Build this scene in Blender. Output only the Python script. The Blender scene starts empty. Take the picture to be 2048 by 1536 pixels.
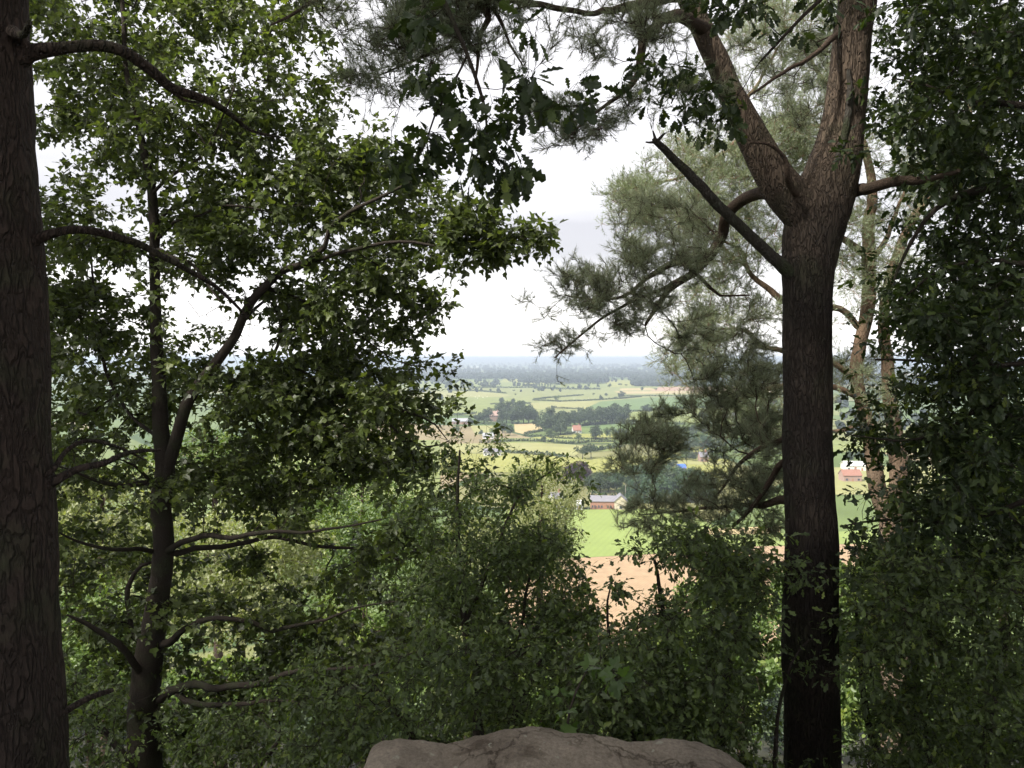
import bpy, math, random
import numpy as np
from mathutils import noise as mnoise, Vector

rng = np.random.default_rng(11)
random.seed(7)
C = bpy.context.scene.collection
EYE = 1.6
PLAIN = -73.4
F = 1600.0                       # focal length in photo pixels (photo 2048 wide)
TH = math.atan(50.0 / F)         # camera looks this far below the horizon
CT, ST = math.cos(TH), math.sin(TH)

def W(px, py, d):
    """world point seen at a photo pixel, d metres in front of the viewpoint"""
    x = (px - 1024) / F * d
    v = (768 - py) / F * d
    return np.array([x, d * CT + v * ST, EYE - d * ST + v * CT])

def WA(px, py, d):
    x = (px - 1024) / F * d
    v = (768 - py) / F * d
    return np.stack([x, d * CT + v * ST, EYE - d * ST + v * CT], -1)

def G(px, py, z=PLAIN):
    """point of the plain seen at a photo pixel"""
    r = W(px, py, 1.0) - np.array([0, 0, EYE])
    k = (z - EYE) / r[2]
    return np.array([r[0] * k, r[1] * k, z])

def nz(v):
    return v / np.maximum(np.linalg.norm(v, axis=-1, keepdims=True), 1e-9)

# ------------------------------------------------------------------ mesh builder
class MB:
    def __init__(s):
        s.V = []; s.L = []; s.N = []; s.M = []; s.A = []; s.S = []; s.nv = 0
    def add(s, V, Fc, mat=0, var=0.5, smooth=False):
        V = np.asarray(V, dtype=np.float32).reshape(-1, 3)
        Fc = np.asarray(Fc, dtype=np.int64)
        m, k = Fc.shape
        s.V.append(V); s.L.append((Fc + s.nv).ravel()); s.N.append(np.full(m, k))
        s.M.append(np.full(m, mat)); s.S.append(np.full(m, smooth))
        s.A.append(np.broadcast_to(np.asarray(var, dtype=np.float32), (m,)).copy())
        s.nv += len(V)
    def build(s, name, mats, parent=None, loc=None):
        me = bpy.data.meshes.new(name)
        if not s.V:
            s.add([[0, 0, 0], [0, .01, 0], [.01, 0, 0]], [[0, 1, 2]])
        V = np.concatenate(s.V)
        off = np.zeros(3); q = parent
        while q is not None: off = off + np.array(q.location); q = q.parent
        V = V - off.astype(np.float32)
        if loc is not None: V = V - np.asarray(loc, dtype=np.float32)
        L = np.concatenate(s.L); N = np.concatenate(s.N)
        me.vertices.add(len(V)); me.vertices.foreach_set('co', V.ravel())
        me.loops.add(len(L)); me.loops.foreach_set('vertex_index', L.astype(np.int32))
        me.polygons.add(len(N))
        me.polygons.foreach_set('loop_start', np.concatenate([[0], np.cumsum(N)[:-1]]).astype(np.int32))
        me.polygons.foreach_set('material_index', np.concatenate(s.M).astype(np.int32))
        me.polygons.foreach_set('use_smooth', np.concatenate(s.S))
        me.update(calc_edges=True)
        at = me.attributes.new('var', 'FLOAT', 'FACE')
        at.data.foreach_set('value', np.concatenate(s.A))
        for m in (mats if isinstance(mats, (list, tuple)) else [mats]): me.materials.append(m)
        o = bpy.data.objects.new(name, me); C.objects.link(o)
        if parent is not None: o.parent = parent
        return o
    def box(s, c, size, yaw=0.0, mat=0):
        x, y, z = np.array(size) / 2
        V = np.array([[a * x, b * y, e * z] for a in (-1, 1) for b in (-1, 1) for e in (-1, 1)])
        cy, sy = math.cos(yaw), math.sin(yaw)
        V = np.stack([V[:, 0] * cy - V[:, 1] * sy, V[:, 0] * sy + V[:, 1] * cy, V[:, 2]], -1) + np.array(c)
        s.add(V, [[0, 1, 3, 2], [4, 6, 7, 5], [0, 4, 5, 1], [2, 3, 7, 6], [0, 2, 6, 4], [1, 5, 7, 3]], mat)

def tag(o, label=None, cat=None, group=None, kind=None):
    if label: o['label'] = label
    if cat: o['category'] = cat
    if group: o['group'] = group
    if kind: o['kind'] = kind
    return o
def empty(name, loc, label, cat, group=None):
    o = bpy.data.objects.new(name, None); C.objects.link(o)
    o.location = [float(a) for a in loc]; o.empty_display_size = 0.3
    return tag(o, label, cat, group)

# ------------------------------------------------------------------ materials
def mat(name):
    m = bpy.data.materials.new(name); m.use_nodes = True
    nt = m.node_tree
    for n in list(nt.nodes): nt.nodes.remove(n)
    out = nt.nodes.new('ShaderNodeOutputMaterial')
    return m, nt, out
def nd(nt, typ, **kw):
    n = nt.nodes.new(typ)
    for k, v in kw.items():
        if k.startswith('i_'): n.inputs[k[2:].replace('_', ' ')].default_value = v
        else: setattr(n, k, v)
    return n
def ramp(nt, stops, fac):
    r = nt.nodes.new('ShaderNodeValToRGB'); e = r.color_ramp.elements
    while len(e) > 1: e.remove(e[-1])
    e[0].position = stops[0][0]; e[0].color = (*stops[0][1], 1)
    for p, c in stops[1:]:
        k = e.new(p); k.color = (*c, 1)
    nt.links.new(fac, r.inputs[0]); return r.outputs[0]

def leaf_mat(name, stops, rough=0.45, spec=0.45, trans=0.35, tcol=(1.5, 1.7, 0.5), nscale=0.8, namp=0.25):
    m, nt, out = mat(name)
    at = nd(nt, 'ShaderNodeAttribute', attribute_name='var')
    geo = nd(nt, 'ShaderNodeNewGeometry')
    no = nd(nt, 'ShaderNodeTexNoise', i_Scale=nscale, i_Detail=2.0)
    nt.links.new(geo.outputs['Position'], no.inputs['Vector'])
    mr = nd(nt, 'ShaderNodeMath', operation='MULTIPLY_ADD'); mr.inputs[1].default_value = namp; 
    nt.links.new(no.outputs['Fac'], mr.inputs[0])
    mm = nd(nt, 'ShaderNodeMath', operation='SUBTRACT'); mm.inputs[1].default_value = namp * 0.5
    nt.links.new(at.outputs['Fac'], mr.inputs[2]); nt.links.new(mr.outputs[0], mm.inputs[0])
    col = ramp(nt, stops, mm.outputs[0])
    p = nd(nt, 'ShaderNodeBsdfPrincipled', i_Roughness=rough)
    p.inputs['Specular IOR Level'].default_value = spec
    nt.links.new(col, p.inputs['Base Color'])
    t = nd(nt, 'ShaderNodeBsdfTranslucent')
    mu = nd(nt, 'ShaderNodeMix', data_type='RGBA', blend_type='MULTIPLY'); mu.inputs[0].default_value = 1
    nt.links.new(col, mu.inputs[6]); mu.inputs[7].default_value = (*tcol, 1)
    nt.links.new(mu.outputs[2], t.inputs['Color'])
    mx = nd(nt, 'ShaderNodeMixShader'); mx.inputs[0].default_value = trans
    nt.links.new(p.outputs[0], mx.inputs[1]); nt.links.new(t.outputs[0], mx.inputs[2])
    nt.links.new(mx.outputs[0], out.inputs[0])
    return m

def bark_mat(name, low, high=None, z0=0.0, z1=3.0, dark=(0.03, 0.022, 0.017), scale=9.0, stretch=0.3, bump=0.6, moss=0.3, edge=0.28, crk=0.6):
    m, nt, out = mat(name)
    geo = nd(nt, 'ShaderNodeNewGeometry')
    mp = nd(nt, 'ShaderNodeMapping'); mp.inputs['Scale'].default_value = (1, 1, stretch)
    nt.links.new(geo.outputs['Position'], mp.inputs[0])
    wob = nd(nt, 'ShaderNodeTexNoise', i_Scale=scale * 0.7, i_Detail=3.0)
    nt.links.new(mp.outputs[0], wob.inputs['Vector'])
    addv = nd(nt, 'ShaderNodeMix', data_type='RGBA', blend_type='LINEAR_LIGHT'); addv.inputs[0].default_value = 0.16
    nt.links.new(mp.outputs[0], addv.inputs[6]); nt.links.new(wob.outputs['Color'], addv.inputs[7])
    vo = nd(nt, 'ShaderNodeTexVoronoi', feature='DISTANCE_TO_EDGE', i_Scale=scale)
    nt.links.new(addv.outputs[2], vo.inputs['Vector'])
    crack = ramp(nt, [(0.0, (0, 0, 0)), (edge, (1, 1, 1))], vo.outputs['Distance'])
    fine = nd(nt, 'ShaderNodeTexNoise', i_Scale=scale * 5, i_Detail=6.0, i_Roughness=0.7)
    nt.links.new(mp.outputs[0], fine.inputs['Vector'])
    big = nd(nt, 'ShaderNodeTexNoise', i_Scale=2.2, i_Detail=4.0)
    nt.links.new(geo.outputs['Position'], big.inputs['Vector'])
    a = nd(nt, 'ShaderNodeMix', data_type='RGBA', blend_type='MIX')
    if high is not None:
        sep = nd(nt, 'ShaderNodeSeparateXYZ'); nt.links.new(geo.outputs['Position'], sep.inputs[0])
        mrg = nd(nt, 'ShaderNodeMapRange'); mrg.inputs[1].default_value = z0; mrg.inputs[2].default_value = z1
        nt.links.new(sep.outputs[2], mrg.inputs[0])
        ad = nd(nt, 'ShaderNodeMath', operation='MULTIPLY_ADD'); ad.inputs[1].default_value = 1.2
        nt.links.new(big.outputs['Fac'], ad.inputs[0]); nt.links.new(mrg.outputs[0], ad.inputs[2])
        sb = nd(nt, 'ShaderNodeMath', operation='SUBTRACT', use_clamp=True); sb.inputs[1].default_value = 0.6
        nt.links.new(ad.outputs[0], sb.inputs[0]); nt.links.new(sb.outputs[0], a.inputs[0])
        a.inputs[6].default_value = (*low, 1); a.inputs[7].default_value = (*high, 1)
    else:
        nt.links.new(big.outputs['Fac'], a.inputs[0])
        a.inputs[6].default_value = (*[c * 0.6 for c in low], 1); a.inputs[7].default_value = (*[c * 1.35 for c in low], 1)
    ms = nd(nt, 'ShaderNodeMix', data_type='RGBA'); ms.inputs[7].default_value = (0.05, 0.065, 0.03, 1)
    n2 = nd(nt, 'ShaderNodeTexNoise', i_Scale=3.7, i_Detail=5.0); nt.links.new(geo.outputs['Position'], n2.inputs['Vector'])
    mf = ramp(nt, [(0.5, (0, 0, 0)), (0.68, (moss, moss, moss))], n2.outputs['Fac'])
    nt.links.new(mf, ms.inputs[0]); nt.links.new(a.outputs[2], ms.inputs[6])
    fm = nd(nt, 'ShaderNodeMix', data_type='RGBA', blend_type='MULTIPLY'); fm.inputs[0].default_value = 0.7
    fr = ramp(nt, [(0.3, (0.45, 0.45, 0.45)), (0.7, (1.25, 1.25, 1.25))], fine.outputs['Fac'])
    nt.links.new(ms.outputs[2], fm.inputs[6]); nt.links.new(fr, fm.inputs[7])
    cm = nd(nt, 'ShaderNodeMix', data_type='RGBA'); nt.links.new(crack, cm.inputs[0])
    dk = nd(nt, 'ShaderNodeMix', data_type='RGBA'); dk.inputs[0].default_value = crk; nt.links.new(fm.outputs[2], dk.inputs[6]); dk.inputs[7].default_value = (*dark, 1)
    nt.links.new(dk.outputs[2], cm.inputs[6]); nt.links.new(fm.outputs[2], cm.inputs[7])
    p = nd(nt, 'ShaderNodeBsdfPrincipled', i_Roughness=0.9); p.inputs['Specular IOR Level'].default_value = 0.2
    nt.links.new(cm.outputs[2], p.inputs['Base Color'])
    h = nd(nt, 'ShaderNodeMath', operation='MULTIPLY_ADD'); h.inputs[1].default_value = 0.35
    nt.links.new(fine.outputs['Fac'], h.inputs[0]); nt.links.new(crack, h.inputs[2])
    b = nd(nt, 'ShaderNodeBump', i_Strength=bump, i_Distance=0.02); nt.links.new(h.outputs[0], b.inputs['Height'])
    nt.links.new(b.outputs[0], p.inputs['Normal']); nt.links.new(p.outputs[0], out.inputs[0])
    return m

def simple(name, c1, c2=None, scale=1.0, rough=0.85, bump=0.0, detail=5.0, bdist=0.05, stretch=None, metallic=0.0):
    m, nt, out = mat(name)
    geo = nd(nt, 'ShaderNodeNewGeometry')
    src = geo.outputs['Position']
    if stretch:
        mp = nd(nt, 'ShaderNodeMapping'); mp.inputs['Scale'].default_value = stretch
        nt.links.new(src, mp.inputs[0]); src = mp.outputs[0]
    no = nd(nt, 'ShaderNodeTexNoise', i_Scale=scale, i_Detail=detail, i_Roughness=0.62)
    nt.links.new(src, no.inputs['Vector'])
    c2 = c2 or c1
    col = ramp(nt, [(0.3, c1), (0.7, c2)], no.outputs['Fac'])
    p = nd(nt, 'ShaderNodeBsdfPrincipled', i_Roughness=rough); p.inputs['Specular IOR Level'].default_value = 0.3
    p.inputs['Metallic'].default_value = metallic
    nt.links.new(col, p.inputs['Base Color'])
    if bump:
        b = nd(nt, 'ShaderNodeBump', i_Strength=bump, i_Distance=bdist); nt.links.new(no.outputs['Fac'], b.inputs['Height'])
        nt.links.new(b.outputs[0], p.inputs['Normal'])
    nt.links.new(p.outputs[0], out.inputs[0]); return m

MAPLE = leaf_mat('maple_leaf', [(0.0, (0.046, 0.06, 0.026)), (0.45, (0.078, 0.1, 0.036)), (0.82, (0.1, 0.14, 0.038)), (1.0, (0.16, 0.2, 0.04))], rough=0.45, spec=0.5, trans=0.42, tcol=(1.3, 1.35, .7))
OAK = leaf_mat('oak_leaf', [(0.0, (0.024, 0.038, 0.018)), (0.6, (0.046, 0.067, 0.027)), (0.95, (0.075, 0.105, 0.03)), (1.0, (0.16, 0.2, 0.04))], rough=0.5, spec=0.35, trans=0.25)
HAZEL = leaf_mat('undershrub_leaf', [(0.0, (0.055, 0.075, 0.038)), (0.6, (0.105, 0.14, 0.06)), (0.93, (0.135, 0.185, 0.06)), (1.0, (0.18, 0.22, 0.05))], rough=0.5, spec=0.4, trans=0.4)
NEEDLE = leaf_mat('pine_needle', [(0.0, (0.15, 0.175, 0.12)), (0.6, (0.24, 0.275, 0.19)), (0.93, (0.33, 0.36, 0.25)), (1.0, (0.36, 0.28, 0.16))], rough=0.5, spec=0.4, trans=0.52, tcol=(1.2, 1.2, 0.95), nscale=1.2)
NEEDLE2 = leaf_mat('pine_needle_far', [(0.0, (0.15, 0.18, 0.11)), (0.6, (0.23, 0.275, 0.175)), (0.93, (0.3, 0.35, 0.22)), (1.0, (0.3, 0.24, 0.11))], rough=0.5, spec=0.4, trans=0.3, tcol=(1.2, 1.25, 0.7), nscale=0.7)
WILLOW = leaf_mat('willow_leaf', [(0.0, (0.17, 0.19, 0.09)), (0.6, (0.25, 0.27, 0.14)), (1.0, (0.36, 0.36, 0.18))], trans=0.35, nscale=0.4, namp=0.4)
ASH = leaf_mat('ash_leaf', [(0.0, (0.07, 0.11, 0.035)), (0.6, (0.12, 0.18, 0.05)), (1.0, (0.24, 0.28, 0.07))], trans=0.35, nscale=0.4, namp=0.4)
FARLEAF = leaf_mat('far_tree_leaf', [(0.0, (0.03, 0.048, 0.022)), (0.6, (0.05, 0.075, 0.033)), (1.0, (0.08, 0.11, 0.045))], trans=0.15, nscale=0.05, namp=0.5, spec=0.2)
PALELEAF = leaf_mat('pale_tree_leaf', [(0.0, (0.08, 0.12, 0.05)), (1.0, (0.16, 0.21, 0.08))], trans=0.15, nscale=0.05, namp=0.5, spec=0.2)
WOODLEAF = leaf_mat('far_wood_leaf', [(0.0, (0.012, 0.02, 0.014)), (1.0, (0.03, 0.042, 0.026))], trans=0.0, nscale=0.01, namp=0.4, spec=0.1)
PURPLE = leaf_mat('copper_beech_leaf', [(0.0, (0.035, 0.02, 0.025)), (1.0, (0.075, 0.04, 0.045))], trans=0.1, nscale=0.1, spec=0.2)
CONIF = leaf_mat('conifer_leaf', [(0.0, (0.03, 0.06, 0.03)), (1.0, (0.075, 0.125, 0.055))], trans=0.1, nscale=0.1, spec=0.2)
BARK_PINE = bark_mat('pine_bark', (0.046, 0.037, 0.031), (0.15, 0.112, 0.083), 2.1, 3.4, scale=18, stretch=0.25, bump=1.0, edge=0.18, dark=(0.03, 0.022, 0.018), crk=.28)
BARK_PINE2 = bark_mat('orange_pine_bark', (0.19, 0.145, 0.105), (0.25, 0.17, 0.115), -3, 2, scale=14, stretch=0.4, bump=0.6, edge=0.2, dark=(0.13, 0.09, 0.065), crk=.5)
BARK_OLD = bark_mat('old_bark', (0.048, 0.036, 0.03), (0.062, 0.042, 0.033), 0, 5, scale=15, stretch=0.3, bump=1.0, edge=0.2, moss=0.5, dark=(.02,.016,.013), crk=.4)
BARK_TWIG = bark_mat('twig_bark', (0.045, 0.037, 0.03), scale=25, stretch=0.5, bump=0.4, moss=0.6)
BARK_PTWIG = bark_mat('pine_twig_bark', (0.1, 0.07, 0.052), scale=25, stretch=0.5, bump=0.4, moss=0.2)
BARK_DEAD = bark_mat('dead_bark', (0.075, 0.07, 0.06), scale=20, stretch=0.5, bump=0.5, moss=0.9)

# ------------------------------------------------------------------ leaves
def leaf_template(side, bend=0.12, fold=0.18):
    """side: (t, w) outline of one half from stalk to tip; two n-gon halves folded along the midrib"""
    S = np.array(side, dtype=float)
    n = len(S)
    mid = np.array([[0, 0, 0], [0, 0.5, 0], [0, 1, 0]])
    R = np.stack([S[:, 1], S[:, 0], np.abs(S[:, 1]) * fold], -1)
    Lf = R * np.array([-1, 1, 1])
    V = np.concatenate([mid, R, Lf])
    V[:, 2] -= bend * V[:, 1] ** 2
    fr = [0] + [3 + i for i in range(n)] + [2, 1]
    fl = [0, 1, 2] + [3 + n + i for i in range(n - 1, -1, -1)]
    return V, [fr, fl]
OAK_T = leaf_template([(0.1, 0.05), (0.2, 0.16), (0.3, 0.09), (0.42, 0.25), (0.52, 0.12), (0.66, 0.31), (0.76, 0.16), (0.88, 0.2), (0.95, 0.1)])
MAP_T = leaf_template([(0.05, 0.22), (0.0, 0.42), (0.2, 0.36), (0.36, 0.55), (0.52, 0.48), (0.5, 0.2), (0.72, 0.22), (0.82, 0.12)], bend=0.2)
OAK_S = leaf_template([(0.2, 0.15), (0.32, 0.1), (0.6, 0.3), (0.75, 0.14), (0.9, 0.17)])
MAP_S = leaf_template([(0.02, 0.35), (0.36, 0.52), (0.52, 0.2), (0.8, 0.14)], bend=0.2)
SHR_T = leaf_template([(0.15, 0.2), (0.3, 0.33), (0.42, 0.24), (0.6, 0.34), (0.72, 0.18), (0.86, 0.17)])
LOW_T = leaf_template([(0.3, 0.3), (0.7, 0.25)])

def frames(f, up):
    f = nz(f); x = nz(np.cross(f, up)); z = np.cross(x, f)
    return x, f, z
def add_leaves(mb, pos, fwd, up, size, T, m, var):
    V, Fc = T
    x, y, z = frames(fwd, up)
    s = size[:, None, None]
    P = pos[:, None, :] + s * (V[None, :, 0:1] * x[:, None] + V[None, :, 1:2] * y[:, None] + V[None, :, 2:3] * z[:, None])
    n, k = len(pos), len(V)
    base = (np.arange(n) * k)[:, None]
    var = np.broadcast_to(var, (n,))
    F1 = base + np.array(Fc[0]); F2 = base + np.array(Fc[1])
    mb.add(P.reshape(-1, 3), np.concatenate([F1, F2]), m, np.concatenate([var, var]))

def rnd(n): return nz(rng.normal(size=(n, 3)))

def add_sticks(mb, a, b, r, m):
    """thin 3-sided twigs a->b"""
    t = nz(b - a); ref = np.where(np.abs(t[:, 2:3]) > 0.8, np.array([[1., 0, 0]]), np.array([[0, 0, 1.]]))
    u = nz(np.cross(t, ref)); v = np.cross(t, u)
    Vs = []
    for e, rr in ((a, r), (b, r * 0.5)):
        for k in range(3):
            an = 2 * math.pi * k / 3
            Vs.append(e + rr * (math.cos(an) * u + math.sin(an) * v))
    P = np.stack(Vs, 1); n = len(a); base = (np.arange(n) * 6)[:, None, None]
    q = np.array([[0, 1, 4, 3], [1, 2, 5, 4], [2, 0, 3, 5]])
    mb.add(P.reshape(-1, 3), (base + q).reshape(-1, 4), m, 0.5)

# ------------------------------------------------------------------ skeletons
class Tree:
    def __init__(s):
        s.P = []; s.par = []; s.r = []; s.fixed = []; s.L = []; s.limbs = []
    def limb(s, pts, res=0.12, attach=True, name='branch', wob=0.02, world=False):
        """hand-set limb: (px, py, dist, width_px) points"""
        Q = np.array([list(p[:3]) if world else list(W(p[0], p[1], p[2])) for p in pts])
        R = np.array([p[3] if world else p[3] / 2 / F * p[2] for p in pts])
        Q2, R2 = catmull(Q, R, res)
        jit = rng.normal(size=Q2.shape) * wob * np.minimum(1, R2 / 0.03)[:, None]
        jit[0] = 0; Q2 = Q2 + smooth(jit)
        par = -1
        if attach and s.P:
            A = np.array(s.P); par = int(np.argmin(((A - Q2[0]) ** 2).sum(1)))
            Q2[0] = A[par] * 0.7 + Q2[0] * 0.3
        ids = []
        for i in range(len(Q2)):
            s.P.append(Q2[i]); s.par.append(par); s.r.append(R2[i]); s.fixed.append(True)
            s.L.append(0.0); par = len(s.P) - 1; ids.append(par)
        s.limbs.append((name, Q2, R2)); return ids
    def grow(s, T, bf=0.25, step=0.16, wob=0.05, rtip=0.0016, expo=2.4, sag=0.0, cap=0.55, maxr=9.0):
        n0 = len(s.P)
        T = np.asarray(T); nT = len(T)
        P = np.array(s.P); L = np.array(s.L)
        D = np.full(nT, 1e9); A = np.zeros(nT, int)
        for c in range(0, nT, 500):
            d = np.linalg.norm(T[c:c + 500, None] - P[None], axis=2) + bf * L[None]
            A[c:c + 500] = d.argmin(1); D[c:c + 500] = d.min(1)
        alive = np.ones(nT, bool); Dm = D.copy()
        tips = []; dirs = []
        for it in range(nT):
            t = int(Dm.argmin())
            if Dm[t] > maxr: break
            a = A[t]; p0 = s.P[a]; p1 = T[t]; dd = np.linalg.norm(p1 - p0)
            alive[t] = False; Dm[t] = 1e9
            k = max(1, int(math.ceil(dd / step)))
            pd = (p0 - s.P[s.par[a]]) if s.par[a] >= 0 else (p1 - p0)
            pd = pd / (np.linalg.norm(pd) + 1e-9)
            ctl = p0 + (p1 - p0) * 0.5 + pd * dd * 0.22 + rng.normal(size=3) * wob * dd + np.array([0, 0, sag * dd])
            new = []
            par = a; Lp = s.L[a]; last = p0
            for i in range(1, k + 1):
                u = i / k
                q = (1 - u) ** 2 * p0 + 2 * u * (1 - u) * ctl + u * u * p1
                if i < k: q = q + rng.normal(size=3) * step * 0.09
                Lp += np.linalg.norm(q - last); last = q
                s.P.append(q); s.par.append(par); s.r.append(0); s.fixed.append(False); s.L.append(Lp)
                par = len(s.P) - 1; new.append(par)
            tips.append(par); dirs.append(s.P[par] - s.P[s.par[par]])
            NP = np.array([s.P[i] for i in new]); NL = np.array([s.L[i] for i in new])
            d = np.linalg.norm(T[:, None] - NP[None], axis=2) + bf * NL[None]
            dm = d.min(1); up = alive & (dm < Dm)
            Dm[up] = dm[up]; A[up] = np.array(new)[d.argmin(1)[up]]
        n = len(s.P); acc = np.zeros(n)
        kids = {}
        for i in range(n - 1, n0 - 1, -1):
            if acc[i] == 0: acc[i] = rtip ** expo
            s.r[i] = acc[i] ** (1 / expo)
            p = s.par[i]; kids.setdefault(p, []).append(i)
            if not s.fixed[p]: acc[p] += acc[i]
        for i in range(n0, n):
            p = s.par[i]; lim = s.r[p] * (cap if s.fixed[p] else 1.0)
            s.r[i] = min(s.r[i], max(lim, rtip))
        s.kids = kids; s.n0 = n0; s.acc = acc
        return np.array([s.P[i] for i in tips]), nz(np.array(dirs))
    def twig_mesh(s, mb, m, rmin=0.0):
        n = len(s.P); main = {}
        for p, ks in s.kids.items():
            if p >= s.n0: main[p] = max(ks, key=lambda i: s.acc[i])
        for i in range(s.n0, n):
            p = s.par[i]
            if p >= s.n0 and main.get(p) == i: continue
            ch = [p, i]
            while ch[-1] in main: ch.append(main[ch[-1]])
            Q = np.array([s.P[j] for j in ch]); R = np.array([s.r[i]] + [s.r[j] for j in ch[1:]])
            if R[0] < rmin: continue
            R[-1] *= 0.6
            tube(mb, Q, R, 8 if R[0] > .03 else 5 if R[0] > .012 else 4 if R[0] > .005 else 3, m)

def smooth(a):
    b = a.copy()
    if len(a) > 2: b[1:-1] = (a[:-2] + a[1:-1] * 2 + a[2:]) / 4
    return b
def catmull(Q, R, res):
    out = []; rr = []
    n = len(Q)
    for i in range(n - 1):
        p0 = Q[max(i - 1, 0)]; p1 = Q[i]; p2 = Q[i + 1]; p3 = Q[min(i + 2, n - 1)]
        k = max(1, int(np.linalg.norm(p2 - p1) / res))
        for j in range(k):
            t = j / k
            out.append(0.5 * ((2 * p1) + (-p0 + p2) * t + (2 * p0 - 5 * p1 + 4 * p2 - p3) * t * t + (-p0 + 3 * p1 - 3 * p2 + p3) * t ** 3))
            rr.append(R[i] * (1 - t) + R[i + 1] * t)
    out.append(Q[-1]); rr.append(R[-1])
    return np.array(out), np.array(rr)
def tube(mb, Q, R, k, m, cap=True, smoothf=True, rough=0.0, seed=0.0, var=0.5):
    n = len(Q)
    t = np.gradient(Q, axis=0); t = nz(t)
    mt = nz(t.mean(0)); ref = np.eye(3)[int(np.abs(mt).argmin())]
    u = nz(np.cross(t, ref)); v = np.cross(t, u)
    an = np.arange(k) * 2 * math.pi / k
    RR = np.repeat(R[:, None], k, 1)
    if rough > 0:
        for i in range(n):
            for j in range(k):
                c = math.cos(an[j]); sn = math.sin(an[j])
                q = Q[i]
                f1 = mnoise.noise(Vector((c * 1.3 + seed, sn * 1.3, q[2] * 1.6)))
                f2 = mnoise.noise(Vector((c * 5 + seed, sn * 5, q[2] * 4.0 + q[0] * 2)))
                f3 = mnoise.noise(Vector((c * 12 + seed, sn * 12, q[2] * 7.0)))
                RR[i, j] *= 1 + rough * (f1 * 1.0 + (0.5 - abs(f2)) * 0.6 + (0.4 - abs(f3)) * .35)
    P = Q[:, None] + RR[:, :, None] * (np.cos(an)[None, :, None] * u[:, None] + np.sin(an)[None, :, None] * v[:, None])
    i = np.arange(n - 1)[:, None]; j = np.arange(k)[None]
    a = i * k + j; b = i * k + (j + 1) % k
    Fc = np.stack([a, b, b + k, a + k], -1).reshape(-1, 4)
    mb.add(P.reshape(-1, 3), Fc, m, var, smoothf)
    if cap and R[-1] > 0.004:
        ring = P[-1]; mb.add(ring, [list(range(k))], m, var)

# ------------------------------------------------------------------ sampling foliage volumes
def inpoly(x, y, poly):
    poly = np.array(poly, float); n = len(poly); r = np.zeros(len(x), bool); j = n - 1
    for i in range(n):
        xi, yi = poly[i]; xj, yj = poly[j]
        c = ((yi > y) != (yj > y)) & (x < (xj - xi) * (y - yi) / (yj - yi + 1e-12) + xi)
        r ^= c; j = i
    return r
def seen_at(P):
    d = P[:, 1] * CT - (P[:, 2] - EYE) * ST; v = P[:, 1] * ST + (P[:, 2] - EYE) * CT
    return 1024 + F * P[:, 0] / d, 768 - F * v / d
def thin_in(P, poly, keep):
    x, y = seen_at(P)
    return P[~(inpoly(x, y, poly) & (rng.random(len(P)) > keep))]
def fbm(P, f, off=0.0):
    P = P * f + off; v = 0; a = 1.0; tot = 0
    for o in range(3):
        k = 1.0 * 2 ** o
        v = v + a * (np.sin(P[:, 0] * k + 1.7 * np.sin(P[:, 1] * k * 1.3 + o)) * np.cos(P[:, 1] * k * 0.9 + 2.1 * np.sin(P[:, 2] * k * 1.1 + 2 * o)) * 0.6 + 0.4 * np.sin(P[:, 2] * k * 1.4 + 1.3 * np.sin(P[:, 0] * k * 0.8)))
        tot += a; a *= 0.6
    return v / tot
def fill(poly, n, d0, d1, holes=(), thr=-0.35, freq=2.2, off=0.0, edge=None):
    """n points in the volume whose outline, seen from the viewpoint, is poly; clumped by noise, thinned in holes"""
    poly = np.array(poly, float); lo = poly.min(0); hi = poly.max(0); got = []
    tot = 0
    for _ in range(60):
        m = n * 3
        x = rng.uniform(lo[0], hi[0], m); y = rng.uniform(lo[1], hi[1], m); d = rng.uniform(d0, d1, m)
        k = inpoly(x, y, poly)
        P = WA(x, y, d)
        k &= fbm(P, freq, off) > thr
        for (hx, hy, rx, ry, keep) in holes:
            e = ((x - hx) / rx) ** 2 + ((y - hy) / ry) ** 2
            k &= ~((e < 1) & (rng.random(m) > keep))
        got.append(P[k]); tot += k.sum()
        if tot >= n: break
    return np.concatenate(got)[:n]

def sprays(poly, n, k, d0, d1, rx, rz, holes=(), thr=-0.35, freq=2.2, off=0.0, tilt=0.35):
    """flattened sprays of about k twig ends each; sky shows between the sprays"""
    cs = fill(poly, max(1, n // k), d0, d1, holes, thr, freq, off); out = []
    for cpt in cs:
        kk = max(3, int(k * rng.uniform(.5, 1.5))); s = rng.uniform(.6, 1.35)
        q = rng.normal(size=(kk, 3)) * np.array([rx, rx, rz]) * s * .55
        sl = rng.normal(size=2) * tilt; q[:, 2] += q[:, 0] * sl[0] + q[:, 1] * sl[1] - (q[:, 0] ** 2 + q[:, 1] ** 2) * .5
        out.append(cpt + q)
    return np.concatenate(out)

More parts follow.
